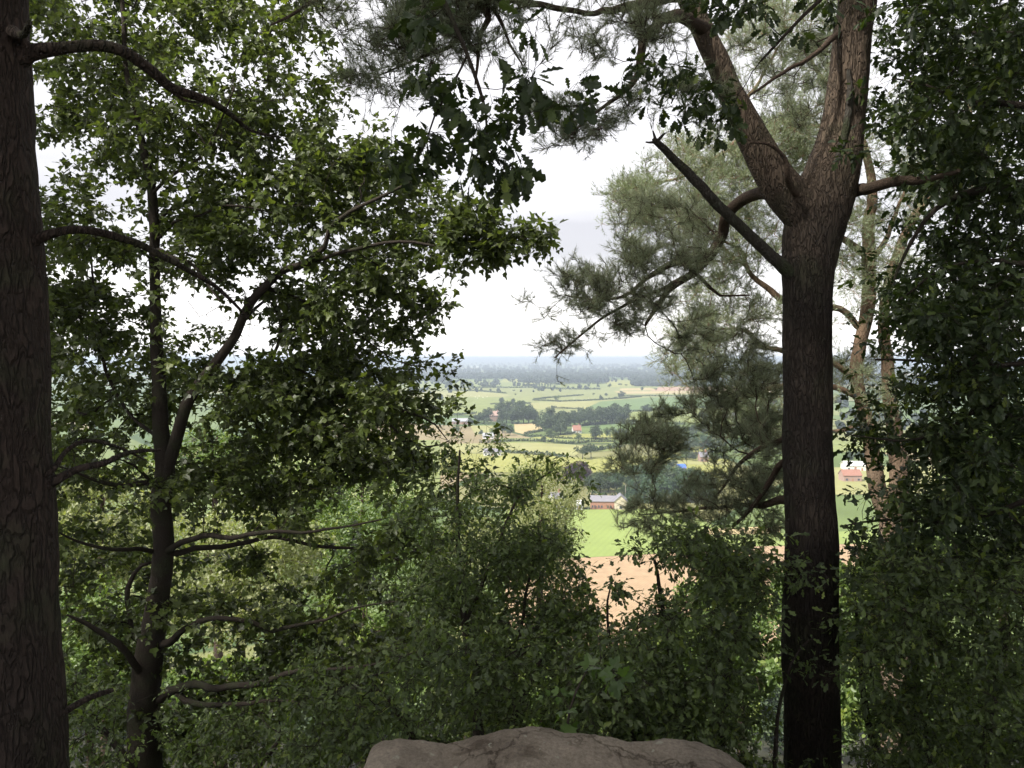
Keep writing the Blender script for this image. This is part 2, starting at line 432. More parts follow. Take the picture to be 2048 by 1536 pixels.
def sprigs(mb, tips, dirs, T, size, K, m_leaf, m_twig, nl=4, tl=(0.08, 0.2), droop=0.15, upw=1.0, twr=0.0014, varp=1.0):
    """short leafy side twigs round every tip"""
    for k in range(K):
        n = len(tips)
        d = nz(dirs * 0.7 + rnd(n) * 0.9 + np.array([0, 0, -droop]))
        ln = rng.uniform(tl[0], tl[1], n)[:, None]
        a = tips - dirs * rng.uniform(0, 0.12, n)[:, None]; b = a + d * ln
        add_sticks(mb, a, b, twr, m_twig)
        side = nz(np.cross(d, rnd(n)))
        for j in range(nl):
            u = 1.0 if j == nl - 1 else rng.uniform(0.15, 0.95, n)[:, None]
            p = a + (b - a) * u
            sg = 1 if j % 2 else -1
            f = d if j == nl - 1 else nz(d * 0.5 + side * sg + rnd(n) * 0.4)
            f = nz(f + np.array([0, 0, -droop * 1.5]))
            upv = nz(np.array([0, 0, 1.0]) * upw + rnd(n) * 0.75)
            sz = size * rng.uniform(0.42, 1.22, n)
            p = p + f * sz[:, None] * 0.12
            add_leaves(mb, p, f, upv, sz, T, m_leaf, rng.random(n) ** varp)

def tufts(mb, tips, dirs, K, m_n, m_t, nn=26, nlen=0.055, nw=0.0022, sl=(0.06, 0.14), lift=0.3, spread=0.6):
    """pine shoots: needle brushes along short twigs"""
    for k in range(K):
        n = len(tips)
        d = nz(dirs * 0.8 + rnd(n) * spread + np.array([0, 0, lift]))
        ln = rng.uniform(sl[0], sl[1], n)[:, None]
        a = tips - dirs * rng.uniform(0, 0.14, n)[:, None]; b = a + d * ln
        add_sticks(mb, a, b, 0.0022, m_t)
        tone = rng.random(n)
        for j in range(nn):
            u = rng.uniform(0.25, 1.0, n)[:, None]
            p = a + (b - a) * u
            s = nz(np.cross(d, rnd(n)))
            an = rng.uniform(0.45, 1.1, n)[:, None] * (1.15 - 0.45 * u)
            f = d * np.cos(an) + s * np.sin(an)
            w = nz(np.cross(f, rnd(n))) * nw * 0.5
            e = p + f * (nlen * rng.uniform(0.7, 1.15, n))[:, None]
            V = np.stack([p - w, p + w, e], 1).reshape(-1, 3)
            mb.add(V, np.arange(3 * n).reshape(-1, 3), m_n, np.clip(tone * 0.75 + rng.random(n) * 0.25, 0, 1))

def ball_points(c, r, n, shell=0.35):
    d = rnd(n); u = (rng.uniform(shell, 1, n)) ** 0.6
    return np.array(c) + d * u[:, None] * np.array(r)

def limbs_out(T, root, rules):
    """each hand-set limb as a part of its tree"""
    for i, (name, Q, R) in enumerate(T.limbs):
        mb = MB(); pm, sides, rough, pname = rules(i, name, R)
        tube(mb, Q, R, sides, 0, rough=rough, seed=i * 3.1)
        mb.build(pname, pm, root)
# ================================================================== near ground, rock, hillside
def terr(x, y):
    """height of the wooded escarpment"""
    y = np.asarray(y, float); x = np.asarray(x, float)
    z = np.interp(y, [-40, 1.2, 2.4, 3.4, 8, 20, 40, 90, 150, 175, 230], [0.5, -0.05, -0.6, -2.2, -4.6, -11, -21, -46, -70, PLAIN - .5, PLAIN - 1.5])
    return z
def hillside():
    xs = np.concatenate([np.linspace(-160, -12, 40), np.linspace(-11, 11, 90), np.linspace(12, 160, 40)])
    ys = np.concatenate([np.linspace(-40, 2, 24), np.linspace(2.2, 12, 80), np.linspace(12.5, 230, 90)])
    X, Y = np.meshgrid(xs, ys); Z = terr(X, Y)
    P = np.stack([X.ravel(), Y.ravel(), Z.ravel()], -1)
    nzv = fbm(P * np.array([1, 1, 0]), 0.5, 3.0) * 0.35 + fbm(P * np.array([1, 1, 0]), 2.3, 1.0) * 0.07
    amp = np.interp(P[:, 1], [0, 4, 9, 170, 200], [0.25, 0.3, 1, 1.5, 0.0])
    P[:, 2] += nzv * amp - 0.06
    ny, nx = X.shape
    i = np.arange(ny - 1)[:, None]; j = np.arange(nx - 1)[None]
    a = i * nx + j
    mb = MB(); mb.add(P, np.stack([a, a + 1, a + nx + 1, a + nx], -1).reshape(-1, 4), 0, .5, True)
    tag(mb.build('hillside', simple('forest_floor', (0.018, 0.018, 0.01), (0.04, 0.042, 0.02), 3.0, bump=0.5)), kind='structure')
hillside()

def rock():
    # sandstone ledge: plan grid, crest as in the photograph
    prof = [(700, 1560), (735, 1500), (760, 1489), (800, 1482), (840, 1487), (890, 1494), (920, 1486), (960, 1472), (1000, 1464), (1040, 1461), (1085, 1465), (1130, 1474), (1190, 1479), (1220, 1482), (1260, 1490), (1310, 1493), (1340, 1486), (1375, 1485), (1420, 1497), (1460, 1515), (1495, 1540), (1540, 1575)]
    D = 3.35
    pts = [W(p[0], p[1], D) for p in prof]
    px = np.array([p[0] for p in pts]); pz = np.array([p[2] for p in pts])
    nx, ny = 200, 110
    xs = np.linspace(px[0], px[-1], nx)
    V = np.zeros((ny, nx, 3)); top = np.interp(xs, px, pz)
    ymid = pts[8][1]
    for i in range(ny):
        u = i / (ny - 1)
        if u < 0.62:                          # upper face, tilting up to the crest
            t = u / 0.62; y = ymid - 1.3 * (1 - t); dz = -(0.20 * (1 - t) ** 1.6)
        else:
            t = (u - 0.62) / 0.38; y = ymid + 0.42 * math.sin(t * math.pi / 2); dz = -2.0 * (1 - math.cos(t * math.pi / 2))
        for j in range(nx):
            e = min(j, nx - 1 - j) / (nx / 2)
            edge = max(0.0, 1 - e * 9) ** 2
            P = Vector((xs[j], y, dz))
            nsv = mnoise.fractal(P * 2.1, 0.8, 2.1, 6) * 0.055 + mnoise.fractal(P * 9, 0.7, 2.0, 5) * 0.014
            st = abs(mnoise.noise(Vector((xs[j] * 1.5, y * 1.5, dz * 14)))) * 0.03
            fade = 0.25 + 0.75 * min(1, abs(u - 0.62) / 0.12)
            V[i, j] = (xs[j], y + st, top[j] + dz + nsv * fade - edge * 0.5)
    i = np.arange(ny - 1)[:, None]; j = np.arange(nx - 1)[None]; a = i * nx + j
    mb = MB(); mb.add(V.reshape(-1, 3), np.stack([a, a + 1, a + nx + 1, a + nx], -1).reshape(-1, 4), 0, .5, True)
    m, nt, out = mat('sandstone')
    geo = nd(nt, 'ShaderNodeNewGeometry')
    n1 = nd(nt, 'ShaderNodeTexNoise', i_Scale=2.6, i_Detail=8.0, i_Roughness=0.65); nt.links.new(geo.outputs['Position'], n1.inputs['Vector'])
    n2 = nd(nt, 'ShaderNodeTexNoise', i_Scale=60.0, i_Detail=6.0, i_Roughness=0.8); nt.links.new(geo.outputs['Position'], n2.inputs['Vector'])
    n3 = nd(nt, 'ShaderNodeTexNoise', i_Scale=6.0, i_Detail=5.0, i_Roughness=0.6, i_Distortion=1.2); nt.links.new(geo.outputs['Position'], n3.inputs['Vector'])
    c = ramp(nt, [(0.3, (0.145, 0.12, 0.095)), (0.5, (0.235, 0.2, 0.16)), (0.72, (0.33, 0.285, 0.23))], n1.outputs['Fac'])
    g = ramp(nt, [(0.3, (0.55, 0.55, 0.55)), (0.55, (1, 1, 1)), (0.74, (1.3, 1.3, 1.3))], n2.outputs['Fac'])
    mu = nd(nt, 'ShaderNodeMix', data_type='RGBA', blend_type='MULTIPLY'); mu.inputs[0].default_value = 1
    nt.links.new(c, mu.inputs[6]); nt.links.new(g, mu.inputs[7])
    st = ramp(nt, [(0.34, (0.62, 0.6, 0.58)), (0.42, (1, 1, 1)), (0.66, (1, 1, 1)), (0.72, (1.3, 1.32, 1.25))], n3.outputs['Fac'])
    mv = nd(nt, 'ShaderNodeMix', data_type='RGBA', blend_type='MULTIPLY'); mv.inputs[0].default_value = 1
    nt.links.new(mu.outputs[2], mv.inputs[6]); nt.links.new(st, mv.inputs[7])
    vc = nd(nt, 'ShaderNodeTexVoronoi', feature='DISTANCE_TO_EDGE', i_Scale=1.5); dw = nd(nt, 'ShaderNodeMix', data_type='RGBA', blend_type='LINEAR_LIGHT'); dw.inputs[0].default_value = .25
    nt.links.new(geo.outputs['Position'], dw.inputs[6]); nt.links.new(n1.outputs['Color'], dw.inputs[7]); nt.links.new(dw.outputs[2], vc.inputs['Vector'])
    ck = ramp(nt, [(0.0, (.62, .6, .57)), (.01, (1, 1, 1))], vc.outputs['Distance'])
    li = nd(nt, 'ShaderNodeTexNoise', i_Scale=14.0, i_Detail=3.0, i_Roughness=.6); nt.links.new(geo.outputs['Position'], li.inputs['Vector'])
    lf = ramp(nt, [(.66, (0, 0, 0)), (.7, (.6, .6, .6))], li.outputs['Fac'])
    mk = nd(nt, 'ShaderNodeMix', data_type='RGBA', blend_type='MULTIPLY'); mk.inputs[0].default_value = 1
    nt.links.new(mv.outputs[2], mk.inputs[6]); nt.links.new(ck, mk.inputs[7])
    ml = nd(nt, 'ShaderNodeMix', data_type='RGBA'); nt.links.new(lf, ml.inputs[0]); nt.links.new(mk.outputs[2], ml.inputs[6]); ml.inputs[7].default_value = (.36, .37, .3, 1)
    p = nd(nt, 'ShaderNodeBsdfPrincipled', i_Roughness=0.95); p.inputs['Specular IOR Level'].default_value = 0.15
    nt.links.new(ml.outputs[2], p.inputs['Base Color'])
    b = nd(nt, 'ShaderNodeBump', i_Strength=1.0, i_Distance=0.02)
    hs = nd(nt, 'ShaderNodeMath', operation='MULTIPLY_ADD'); nt.links.new(n2.outputs['Fac'], hs.inputs[0]); hs.inputs[1].default_value = .7; nt.links.new(ck, hs.inputs[2])
    nt.links.new(hs.outputs[0], b.inputs['Height']); nt.links.new(b.outputs[0], p.inputs['Normal']); nt.links.new(p.outputs[0], out.inputs[0])
    o = mb.build('rock_ledge', m)
    tag(o, 'worn brown sandstone ledge with an uneven crest at the edge of the viewpoint', 'rock')
rock()

# ================================================================== old trunk on the left
def old_tree():
    base = np.array([-2.42, 3.7, -0.6])
    root = empty('old_tree', base, 'thick dark old trunk with reddish flaking bark, two long arched boughs reaching right', 'tree')
    Q = [(-35, 2100, 3.62, 330), (-20, 1536, 3.62, 266), (-18, 1250, 3.6, 244), (-20, 950, 3.6, 218), (-20, 700, 3.6, 202), (-22, 475, 3.6, 186), (-25, 250, 3.6, 166), (-28, 100, 3.6, 152), (-30, -60, 3.6, 146), (-20, -700, 3.7, 140), (10, -1700, 4.0, 105), (60, -3000, 4.2, 60)]
    T = Tree(); T.limb(Q, res=0.035, attach=False, name='trunk', wob=0.002)
    T.limb([(20, 130, 3.6, 60), (60, 106, 3.6, 34), (130, 95, 3.62, 24), (190, 92, 3.66, 23), (240, 100, 3.72, 23), (290, 130, 3.8, 22), (340, 172, 3.9, 20), (390, 192, 4.0, 17), (430, 208, 4.1, 14), (470, 235, 4.2, 10), (500, 260, 4.3, 7), (560, 275, 4.4, 4)], res=0.03, name='bough', wob=0.003)
    T.limb([(290, 130, 3.8, 10), (330, 172, 3.9, 8), (370, 200, 3.95, 6), (400, 205, 4.1, 4)], res=0.03, wob=0.003)
    T.limb([(30, 500, 3.6, 40), (80, 476, 3.6, 22), (120, 463, 3.63, 17), (170, 460, 3.7, 16), (220, 470, 3.8, 16), (275, 487, 3.9, 15), (330, 515, 4.0, 13), (390, 548, 4.15, 11), (440, 580, 4.3, 8), (500, 640, 4.5, 4)], res=0.03, name='bough', wob=0.003)
    T.limb([(50, 985, 3.6, 40), (100, 968, 3.62, 20), (150, 940, 3.7, 15), (210, 925, 3.85, 12), (260, 905, 4.0, 9), (320, 900, 4.2, 5)], res=0.03, name='bough', wob=0.003)
    T.limb([(50, 960, 3.6, 25), (100, 945, 3.6, 12), (130, 905, 3.7, 9), (170, 882, 3.8, 8), (230, 892, 4.0, 6), (290, 920, 4.1, 3)], res=0.03, name='bough', wob=0.003)
    T.limb([(60, 1460, 3.6, 30), (120, 1428, 3.65, 14), (180, 1395, 3.8, 12), (225, 1380, 3.9, 9)], res=0.03, name='bough', wob=0.003)
    T.limb([(20, 60, 3.55, 30), (45, 70, 3.4, 14), (60, 45, 3.3, 10)], res=0.03, name='snag', wob=0.003)
    n_hand = len(T.limbs)
    # fine bare twigs round the boughs
    tg = fill([(95, 880), (330, 880), (340, 960), (100, 1010)], 40, 3.7, 4.3, thr=-9)
    tg = np.concatenate([tg, fill([(230, 100), (520, 200), (600, 320), (420, 330), (250, 180)], 90, 3.8, 4.6, thr=-9), fill([(200, 450), (520, 560), (560, 720), (300, 640)], 80, 3.9, 4.6, thr=-9)])
    T.grow(tg, bf=0.3, step=0.08, rtip=0.0011, expo=2.6, maxr=1.2)
    limbs_out(T, root, lambda i, n, R: (BARK_OLD, 72 if n == 'trunk' else 12, 0.075 if n == 'trunk' else 0.06, n))
    # its crown, high overhead
    mb = MB(); T.twig_mesh(mb, 1)
    P = ball_points((-2.0, 2.4, 12.5), (4.2, 4.0, 4.0), 500, 0.3)
    add_leaves(mb, P, rnd(len(P)), nz(rnd(len(P)) * .7 + [0, 0, 1]), rng.uniform(.25, .5, len(P)), LOW_T, 0, rng.random(len(P)))
    mb.build('crown', [OAK, BARK_TWIG], root)
old_tree()

# ================================================================== field maple (left)
def maple():
    D = 8.6
    b = W(288, 1700, D); root = empty('field_maple', b, 'slender leafy tree with lobed green leaves and long limbs rising to the right', 'tree')
    T = Tree()
    T.limb([(292, 2000, D, 84), (290, 1536, D, 66), (288, 1400, D, 60), (300, 1290, D, 50), (318, 1180, D, 42), (328, 1080, D, 38), (322, 1000, D, 40), (330, 930, D, 36), (322, 850, D, 30), (318, 760, D, 26), (312, 680, D, 24), (310, 600, D, 21), (308, 520, D, 20), (306, 430, D, 19), (298, 340, D, 16), (275, 240, D, 13), (252, 120, D, 10), (245, 0, D, 8), (240, -120, D, 6)], attach=False, name='trunk', wob=0.008)
    # main right-hand limb
    T.limb([(325, 960, D, 30), (352, 880, D - .1, 30), (385, 790, D - .2, 27), (430, 730, D - .3, 25), (470, 672, D - .4, 22), (500, 610, D - .5, 21), (530, 572, D - .6, 20), (575, 540, D - .7, 17), (620, 520, D - .8, 15), (650, 495, D - .9, 12), (660, 460, D - 1, 11), (700, 425, D - 1, 10), (760, 395, D - 1.1, 8), (820, 365, D - 1.2, 6), (870, 345, D - 1.2, 4)], name='limb', wob=0.016)
    T.limb([(575, 542, D - .7, 12), (640, 520, D - .8, 10), (710, 498, D - .9, 9), (770, 484, D - 1, 8), (830, 484, D - 1, 7), (880, 492, D - 1.1, 6), (950, 495, D - 1.2, 4), (1010, 490, D - 1.2, 3), (1070, 470, D - 1.3, 2)], name='limb')
    T.limb([(520, 575, D - .6, 10), (570, 585, D - .4, 8), (620, 610, D - .3, 7), (680, 645, D - .2, 6), (730, 680, D, 4), (790, 720, D, 3), (850, 735, D, 2)], name='limb')
    T.limb([(490, 640, D - .4, 9), (535, 600, D - .2, 7), (560, 640, D, 9), (555, 690, D + .2, 8), (540, 720, D + .3, 7), (600, 740, D + .3, 7), (660, 775, D + .3, 9), (700, 800, D + .2, 8), (760, 812, D, 8), (820, 825, D, 7), (870, 850, D, 4), (895, 880, D, 2)], name='limb')
    T.limb([(700, 800, D + .2, 7), (760, 830, D, 6), (800, 870, D - .1, 5), (850, 895, D - .2, 4), (900, 880, D - .3, 2.5)], name='limb')
    T.limb([(310, 480, D, 9), (350, 445, D - .2, 7), (400, 430, D - .4, 6), (450, 412, D - .5, 6), (510, 415, D - .6, 5), (550, 430, D - .7, 3)], name='limb')
    T.limb([(306, 470, D, 10), (330, 435, D + .2, 8), (380, 400, D + .4, 6), (440, 372, D + .5, 5), (520, 340, D + .6, 3)], name='limb')
    T.limb([(305, 390, D, 9), (340, 352, D - .3, 8), (400, 315, D - .5, 7), (440, 250, D - .6, 5), (470, 170, D - .7, 3)], name='limb')
    T.limb([(303, 520, D, 8), (280, 500, D - .3, 6), (240, 480, D - .5, 4), (190, 470, D - .7, 3)], name='limb')
    T.limb([(315, 500, D, 9), (350, 515, D - .5, 9), (385, 530, D - .8, 8), (410, 560, D - 1, 6), (440, 600, D - 1.1, 4)], name='limb')
    T.limb([(325, 980, D, 14), (290, 965, D - .3, 13), (250, 970, D - .5, 12), (200, 960, D - .8, 10), (160, 945, D - 1, 6), (110, 930, D - 1.2, 3)], name='limb')
    T.limb([(310, 975, D, 12), (295, 950, D - .4, 9), (270, 930, D - .6, 6), (240, 920, D - .8, 3)], name='limb')
    T.limb([(310, 870, D, 10), (260, 830, D + .3, 7), (220, 760, D + .4, 9), (205, 690, D + .4, 8), (190, 600, D + .4, 6), (180, 500, D + .5, 4)], name='limb')
    T.limb([(330, 1105, D, 16), (370, 1080, D - .3, 14), (420, 1070, D - .5, 13), (480, 1070, D - .7, 12), (530, 1062, D - .9, 10), (600, 1065, D - 1, 8), (680, 1055, D - 1.1, 6), (760, 1040, D - 1.2, 4)], name='limb')
    T.limb([(335, 1115, D, 16), (390, 1098, D + .1, 14), (450, 1095, D + .2, 12), (520, 1078, D + .3, 10), (580, 1080, D + .3, 9), (650, 1095, D + .3, 8), (720, 1100, D + .3, 6), (800, 1120, D + .3, 4)], name='limb')
    T.limb([(325, 1290, D, 22), (355, 1262, D - .2, 16), (400, 1242, D - .4, 13), (440, 1236, D - .5, 12), (500, 1242, D - .5, 11), (545, 1258, D - .5, 11), (590, 1250, D - .5, 9), (650, 1240, D - .6, 7), (720, 1215, D - .7, 5), (800, 1200, D - .8, 3)], name='limb')
    T.limb([(320, 1400, D, 28), (355, 1378, D - .3, 20), (420, 1373, D - .6, 17), (480, 1372, D - .8, 16), (540, 1360, D - 1, 14), (590, 1345, D - 1.1, 12), (650, 1340, D - 1.2, 9), (740, 1330, D - 1.3, 6), (850, 1300, D - 1.4, 4)], name='limb')
    T.limb([(360, 1400, D - .3, 16), (420, 1412, D - .6, 13), (500, 1405, D - .8, 10), (580, 1400, D - 1, 7), (700, 1420, D - 1.2, 4)], name='limb')
    T.limb([(285, 1360, D, 20), (255, 1310, D - .3, 16), (215, 1275, D - .4, 15), (175, 1245, D - .5, 10), (130, 1230, D - .6, 5)], name='limb')
    T.limb([(300, 1300, D, 12), (262, 1250, D + .2, 12), (255, 1180, D + .3, 12), (280, 1130, D + .3, 9), (330, 1120, D + .4, 5)], name='limb')
    T.limb([(310, 1100, D, 12), (260, 1100, D - .5, 10), (200, 1095, D - .8, 8), (150, 1080, D - 1, 6), (110, 1060, D - 1.2, 4)], name='limb')
    up = [(55, -60), (560, -60), (640, -40), (660, 30), (675, 90), (672, 140), (700, 190), (695, 240), (740, 270), (765, 240), (790, 262), (800, 300), (850, 335), (935, 340), (985, 362), (960, 395), (940, 420), (900, 440), (905, 475), (880, 510), (850, 540), (842, 590), (850, 620), (842, 650), (870, 690), (900, 705), (905, 742), (870, 765), (850, 780), (885, 790), (905, 825), (905, 860), (860, 900), (780, 920), (600, 960), (400, 960), (55, 960)]
    holes = [(570, 645, 45, 36, .15), (505, 700, 20, 18, .3), (640, 470, 50, 22, .2), (290, 390, 30, 22, .2), (350, 420, 25, 60, .3), (400, 560, 60, 24, .35), (85, 160, 30, 26, .2), (620, 560, 30, 20, .3), (180, 310, 50, 18, .4), (130, 420, 40, 20, .4), (820, 560, 30, 22, .5), (740, 470, 40, 16, .4), (760, 860, 40, 16, .6), (230, 250, 24, 18, .4), (270, 950, 60, 12, .5), (620, 560, 10, 10, .6)]
    t = [sprays(up, 3700, 13, 7.75, 10.6, .42, .13, holes, thr=-0.3, freq=1.9, off=4)]
    t.append(fill([(900, 430), (950, 405), (1000, 415), (1040, 452), (1070, 455), (1108, 468), (1098, 486), (1060, 492), (1030, 488), (1000, 500), (1000, 525), (960, 520), (930, 500), (900, 520), (880, 480)], 110, 7.1, 7.7, thr=-0.6))
    t.append(fill([(820, 600), (870, 590), (876, 620), (840, 650)], 16, 8, 8.6, thr=-9))
    low = [(90, 940), (600, 950), (800, 900), (905, 900), (960, 960), (900, 1000), (900, 1100), (1000, 1200), (1000, 1536), (60, 1536)]
    lh = [(210, 1010, 110, 45, .2), (130, 1120, 60, 40, .35), (460, 1130, 130, 45, .18), (560, 1180, 140, 40, .22), (420, 1290, 110, 40, .25), (170, 1200, 60, 30, .35), (400, 1020, 50, 30, .4), (700, 1190, 100, 30, .4), (150, 1330, 70, 30, .4), (480, 1440, 90, 25, .45), (700, 1380, 120, 30, .4)]
    t.append(sprays(low, 1600, 13, 8.1, 10.4, .42, .12, lh, thr=-0.3, freq=2.1, off=9))
    t.append(sprays([(420, 660), (865, 680), (870, 880), (420, 900)], 220, 9, 7.8, 9.9, .4, .11, thr=-.2))
    T.limbs = [(n_, Q_, R_ * (1 if n_ == 'trunk' else .82)) for n_, Q_, R_ in T.limbs]
    tips, dirs = T.grow(np.concatenate(t), bf=0.3, step=0.14, rtip=0.0021, expo=2.35, maxr=3.0)
    limbs_out(T, root, lambda i, n, R: (BARK_TWIG, 22 if n == 'trunk' else 12, 0.08, n))
    mb = MB(); T.twig_mesh(mb, 1)
    sprigs(mb, tips, dirs, MAP_S, 0.08, 4, 0, 1, nl=4, tl=(0.08, 0.22), varp=1.0)
    mb.build('crown', [MAPLE, BARK_TWIG], root)
maple()

# ================================================================== oak on the right with boughs overhead
def oak():
    base = np.array([5.6, 5.2, -3.0]); root = empty('oak_tree', base, 'dark dense oak filling the right edge, its lobed leaves also hanging down against the sky', 'tree')
    T = Tree()
    T.limb([(5.6, 5.2, -3.2, .34), (5.5, 5.2, -1, .29), (5.3, 5.2, 1.5, .26), (5.2, 5.0, 4, .22), (4.9, 4.8, 6.5, .17), (4.6, 4.5, 9, .1)], attach=False, world=True, name='trunk', res=.15, wob=.01)
    T.limb([(5.25, 5.1, 2.6, .13), (4.0, 4.6, 4.0, .10), (2.4, 4.0, 4.25, .075), (0.9, 3.5, 4.0, .05), (0.1, 3.2, 3.55, .025), (-.1, 3.1, 3.1, .012)], world=True, name='limb', res=.1, wob=.02)
    hang = [(870, -40, 3.1, 12), (905, 40, 3.1, 9), (935, 110, 3.1, 8), (958, 175, 3.1, 7), (972, 230, 3.1, 5), (975, 300, 3.1, 3)]
    T.limb(hang, name='limb', wob=.004, res=.05)
    T.limb([(935, 110, 3.1, 5), (905, 170, 3.15, 4), (870, 230, 3.2, 4), (850, 290, 3.2, 3), (830, 320, 3.2, 2)], wob=.004, name='limb', res=.05)
    T.limb([(3.2, 4.3, 4.15, .03), (2.4, 4.6, 4.1, .018), (1.9, 4.9, 3.8, .012), (1.5, 4.9, 3.4, .007)], world=True, name='limb', res=.08)
    T.limb([(2300, 300, 5.6, 40), (2130, 360, 5.8, 26), (2000, 370, 6, 18), (1900, 400, 6, 12), (1830, 470, 6, 8), (1790, 560, 6, 5)], name='limb')
    T.limb([(2260, 60, 5.6, 30), (2100, 60, 5.8, 16), (1980, 70, 6, 9), (1880, 60, 6.1, 5)], name='limb')
    T.limb([(2300, 240, 5.4, 30), (2100, 210, 5.6, 16), (1940, 200, 5.8, 9), (1850, 170, 6, 5), (1790, 160, 6, 3)], name='limb')
    T.limb([(2280, 560, 5.4, 30), (2110, 540, 5.6, 16), (2000, 520, 5.8, 9), (1880, 540, 6, 5), (1800, 600, 6, 3)], name='limb')
    T.limb([(2300, 700, 5.4, 30), (2100, 715, 5.6, 14), (1990, 730, 5.8, 9), (1860, 720, 6, 6), (1750, 720, 6, 4)], name='limb')
    T.limb([(2290, 880, 5.4, 36), (2120, 860, 5.6, 20), (2030, 840, 5.8, 14), (1970, 810, 5.9, 11), (1900, 860, 6, 7), (1800, 880, 6, 4), (1700, 870, 6, 2.5)], name='limb')
    T.limb([(2290, 960, 5.2, 36), (2120, 960, 5.4, 18), (2048, 1005, 5.6, 11), (1980, 1030, 5.8, 9), (1900, 1045, 6, 7), (1780, 1040, 6, 5), (1690, 1050, 6, 3)], name='limb')
    T.limb([(2290, 1250, 5.4, 30), (2100, 1200, 5.6, 15), (1950, 1180, 5.8, 9), (1800, 1180, 6, 5)], name='limb')
    body = [(1795, -60), (2100, -60), (2100, 1120), (1750, 1120), (1765, 1070), (1830, 1010), (1830, 920), (1740, 890), (1705, 860), (1715, 800), (1830, 780), (1830, 720), (1730, 700), (1725, 670), (1790, 630), (1825, 540), (1835, 440), (1890, 360), (1830, 330), (1790, 290), (1790, 170), (1800, 90)]
    holes = [(1830, 150, 35, 20, .15), (1865, 165, 20, 14, .2), (1815, 280, 30, 45, .25), (1950, 400, 60, 40, .45), (1800, 390, 40, 25, .15), (1880, 420, 40, 14, .4), (2020, 340, 30, 20, .4), (1960, 540, 40, 12, .4), (1760, 750, 60, 30, .3), (1720, 980, 30, 50, .2), (1760, 960, 40, 60, .25), (1800, 1000, 25, 50, .3), (1900, 800, 60, 16, .4), (1890, 1080, 90, 18, .3), (1990, 910, 40, 30, .5), (1800, 640, 25, 25, .5)]
    t = [sprays(body, 3000, 12, 5.5, 7.9, .36, .11, holes + [(1950, 480, 40, 22, .1), (1900, 560, 30, 16, .2), (1990, 620, 40, 16, .3), (1930, 770, 70, 22, .3), (1960, 1000, 60, 24, .4), (1850, 830, 40, 30, .4)], thr=-0.4, freq=2, off=2)]
    tips, dirs = T.grow(np.concatenate(t), bf=0.3, step=0.12, rtip=0.0016, expo=2.5, maxr=2.5)
    nb = len(tips)
    limbs_n = len(T.limbs)
    mb = MB(); T.twig_mesh(mb, 1)
    sprigs(mb, tips, dirs, OAK_S, 0.085, 3, 0, 1, nl=4, tl=(0.06, 0.16), varp=1.1)
    limbs_out(T, root, lambda i, n, R: (BARK_TWIG, 20 if n == 'trunk' else 10, 0.03, n))
    # near hanging sprays: full-detail leaves
    H = Tree(); H.P = list(T.P); H.par = list(T.par); H.r = list(T.r); H.fixed = [True] * len(T.P); H.L = [0.0] * len(T.P); H.limbs = []
    hang_polys = [([(800, -30), (885, -30), (890, 60), (880, 100), (840, 110), (810, 60)], 9),
                  ([(1000, 75), (1035, 60), (1045, 30), (1070, 10), (1065, 60), (1010, 130)], 3),
                  ([(905, 60), (950, 120), (960, 160), (1000, 190), (1025, 200), (1020, 250), (1045, 300), (1052, 340), (1020, 366), (975, 350), (940, 345), (880, 350), (830, 330), (812, 280), (800, 250), (845, 240), (880, 250), (870, 200), (850, 180), (800, 160), (830, 130), (880, 130)], 38),
                  ([(735, 250), (760, 230), (800, 255), (850, 300), (840, 345), (780, 330), (740, 300)], 9), ([(965, 300), (1020, 300), (1060, 330), (1055, 370), (990, 375), (960, 350)], 9),
                  ([(1010, 150), (1055, 100), (1080, 120), (1070, 150), (1030, 170)], 5),
                  ([(1030, 200), (1100, 180), (1180, 170), (1215, 200), (1150, 215), (1060, 225)], 9)]
    ht = np.concatenate([fill(p, n, 2.95, 3.35, thr=-9) for p, n in hang_polys])
    hp2 = np.concatenate([fill([(1250, 120), (1330, 110), (1420, 130), (1470, 190), (1470, 250), (1440, 290), (1400, 300), (1370, 250), (1300, 220), (1235, 210)], 45, 4.6, 5.1, thr=-9),
                          fill([(1360, -30), (1560, -30), (1530, 40), (1450, 50), (1380, 20)], 26, 4.6, 5.1, thr=-9),
                          fill([(1600, -20), (1660, -20), (1680, 60), (1640, 120), (1600, 90)], 12, 5.0, 5.4, thr=-9)])
    tp, dr = H.grow(np.concatenate([ht, hp2]), bf=0.25, step=0.07, rtip=0.0013, expo=2.5, maxr=4, cap=.5)
    H.twig_mesh(mb, 1)
    sprigs(mb, tp, dr, OAK_T, 0.082, 2, 0, 1, nl=4, tl=(0.03, 0.08), droop=0.35, upw=0.8)
    # crown above the frame
    P = np.concatenate([ball_points((4.5, 4.0, 8.5), (4.0, 3.6, 3.0), 1100, 0.2), ball_points((9.5, 6.5, 4.5), (3.6, 5, 5.5), 1700, 0.2), ball_points((1.0, 2.0, 7.5), (2.4, 2.2, 1.6), 450, 0.2)])
    add_leaves(mb, P, rnd(len(P)), nz(rnd(len(P)) * .7 + [0, 0, 1]), rng.uniform(.2, .4, len(P)), LOW_T, 0, rng.random(len(P)))
    mb.build('crown', [OAK, BARK_TWIG], root)
oak()

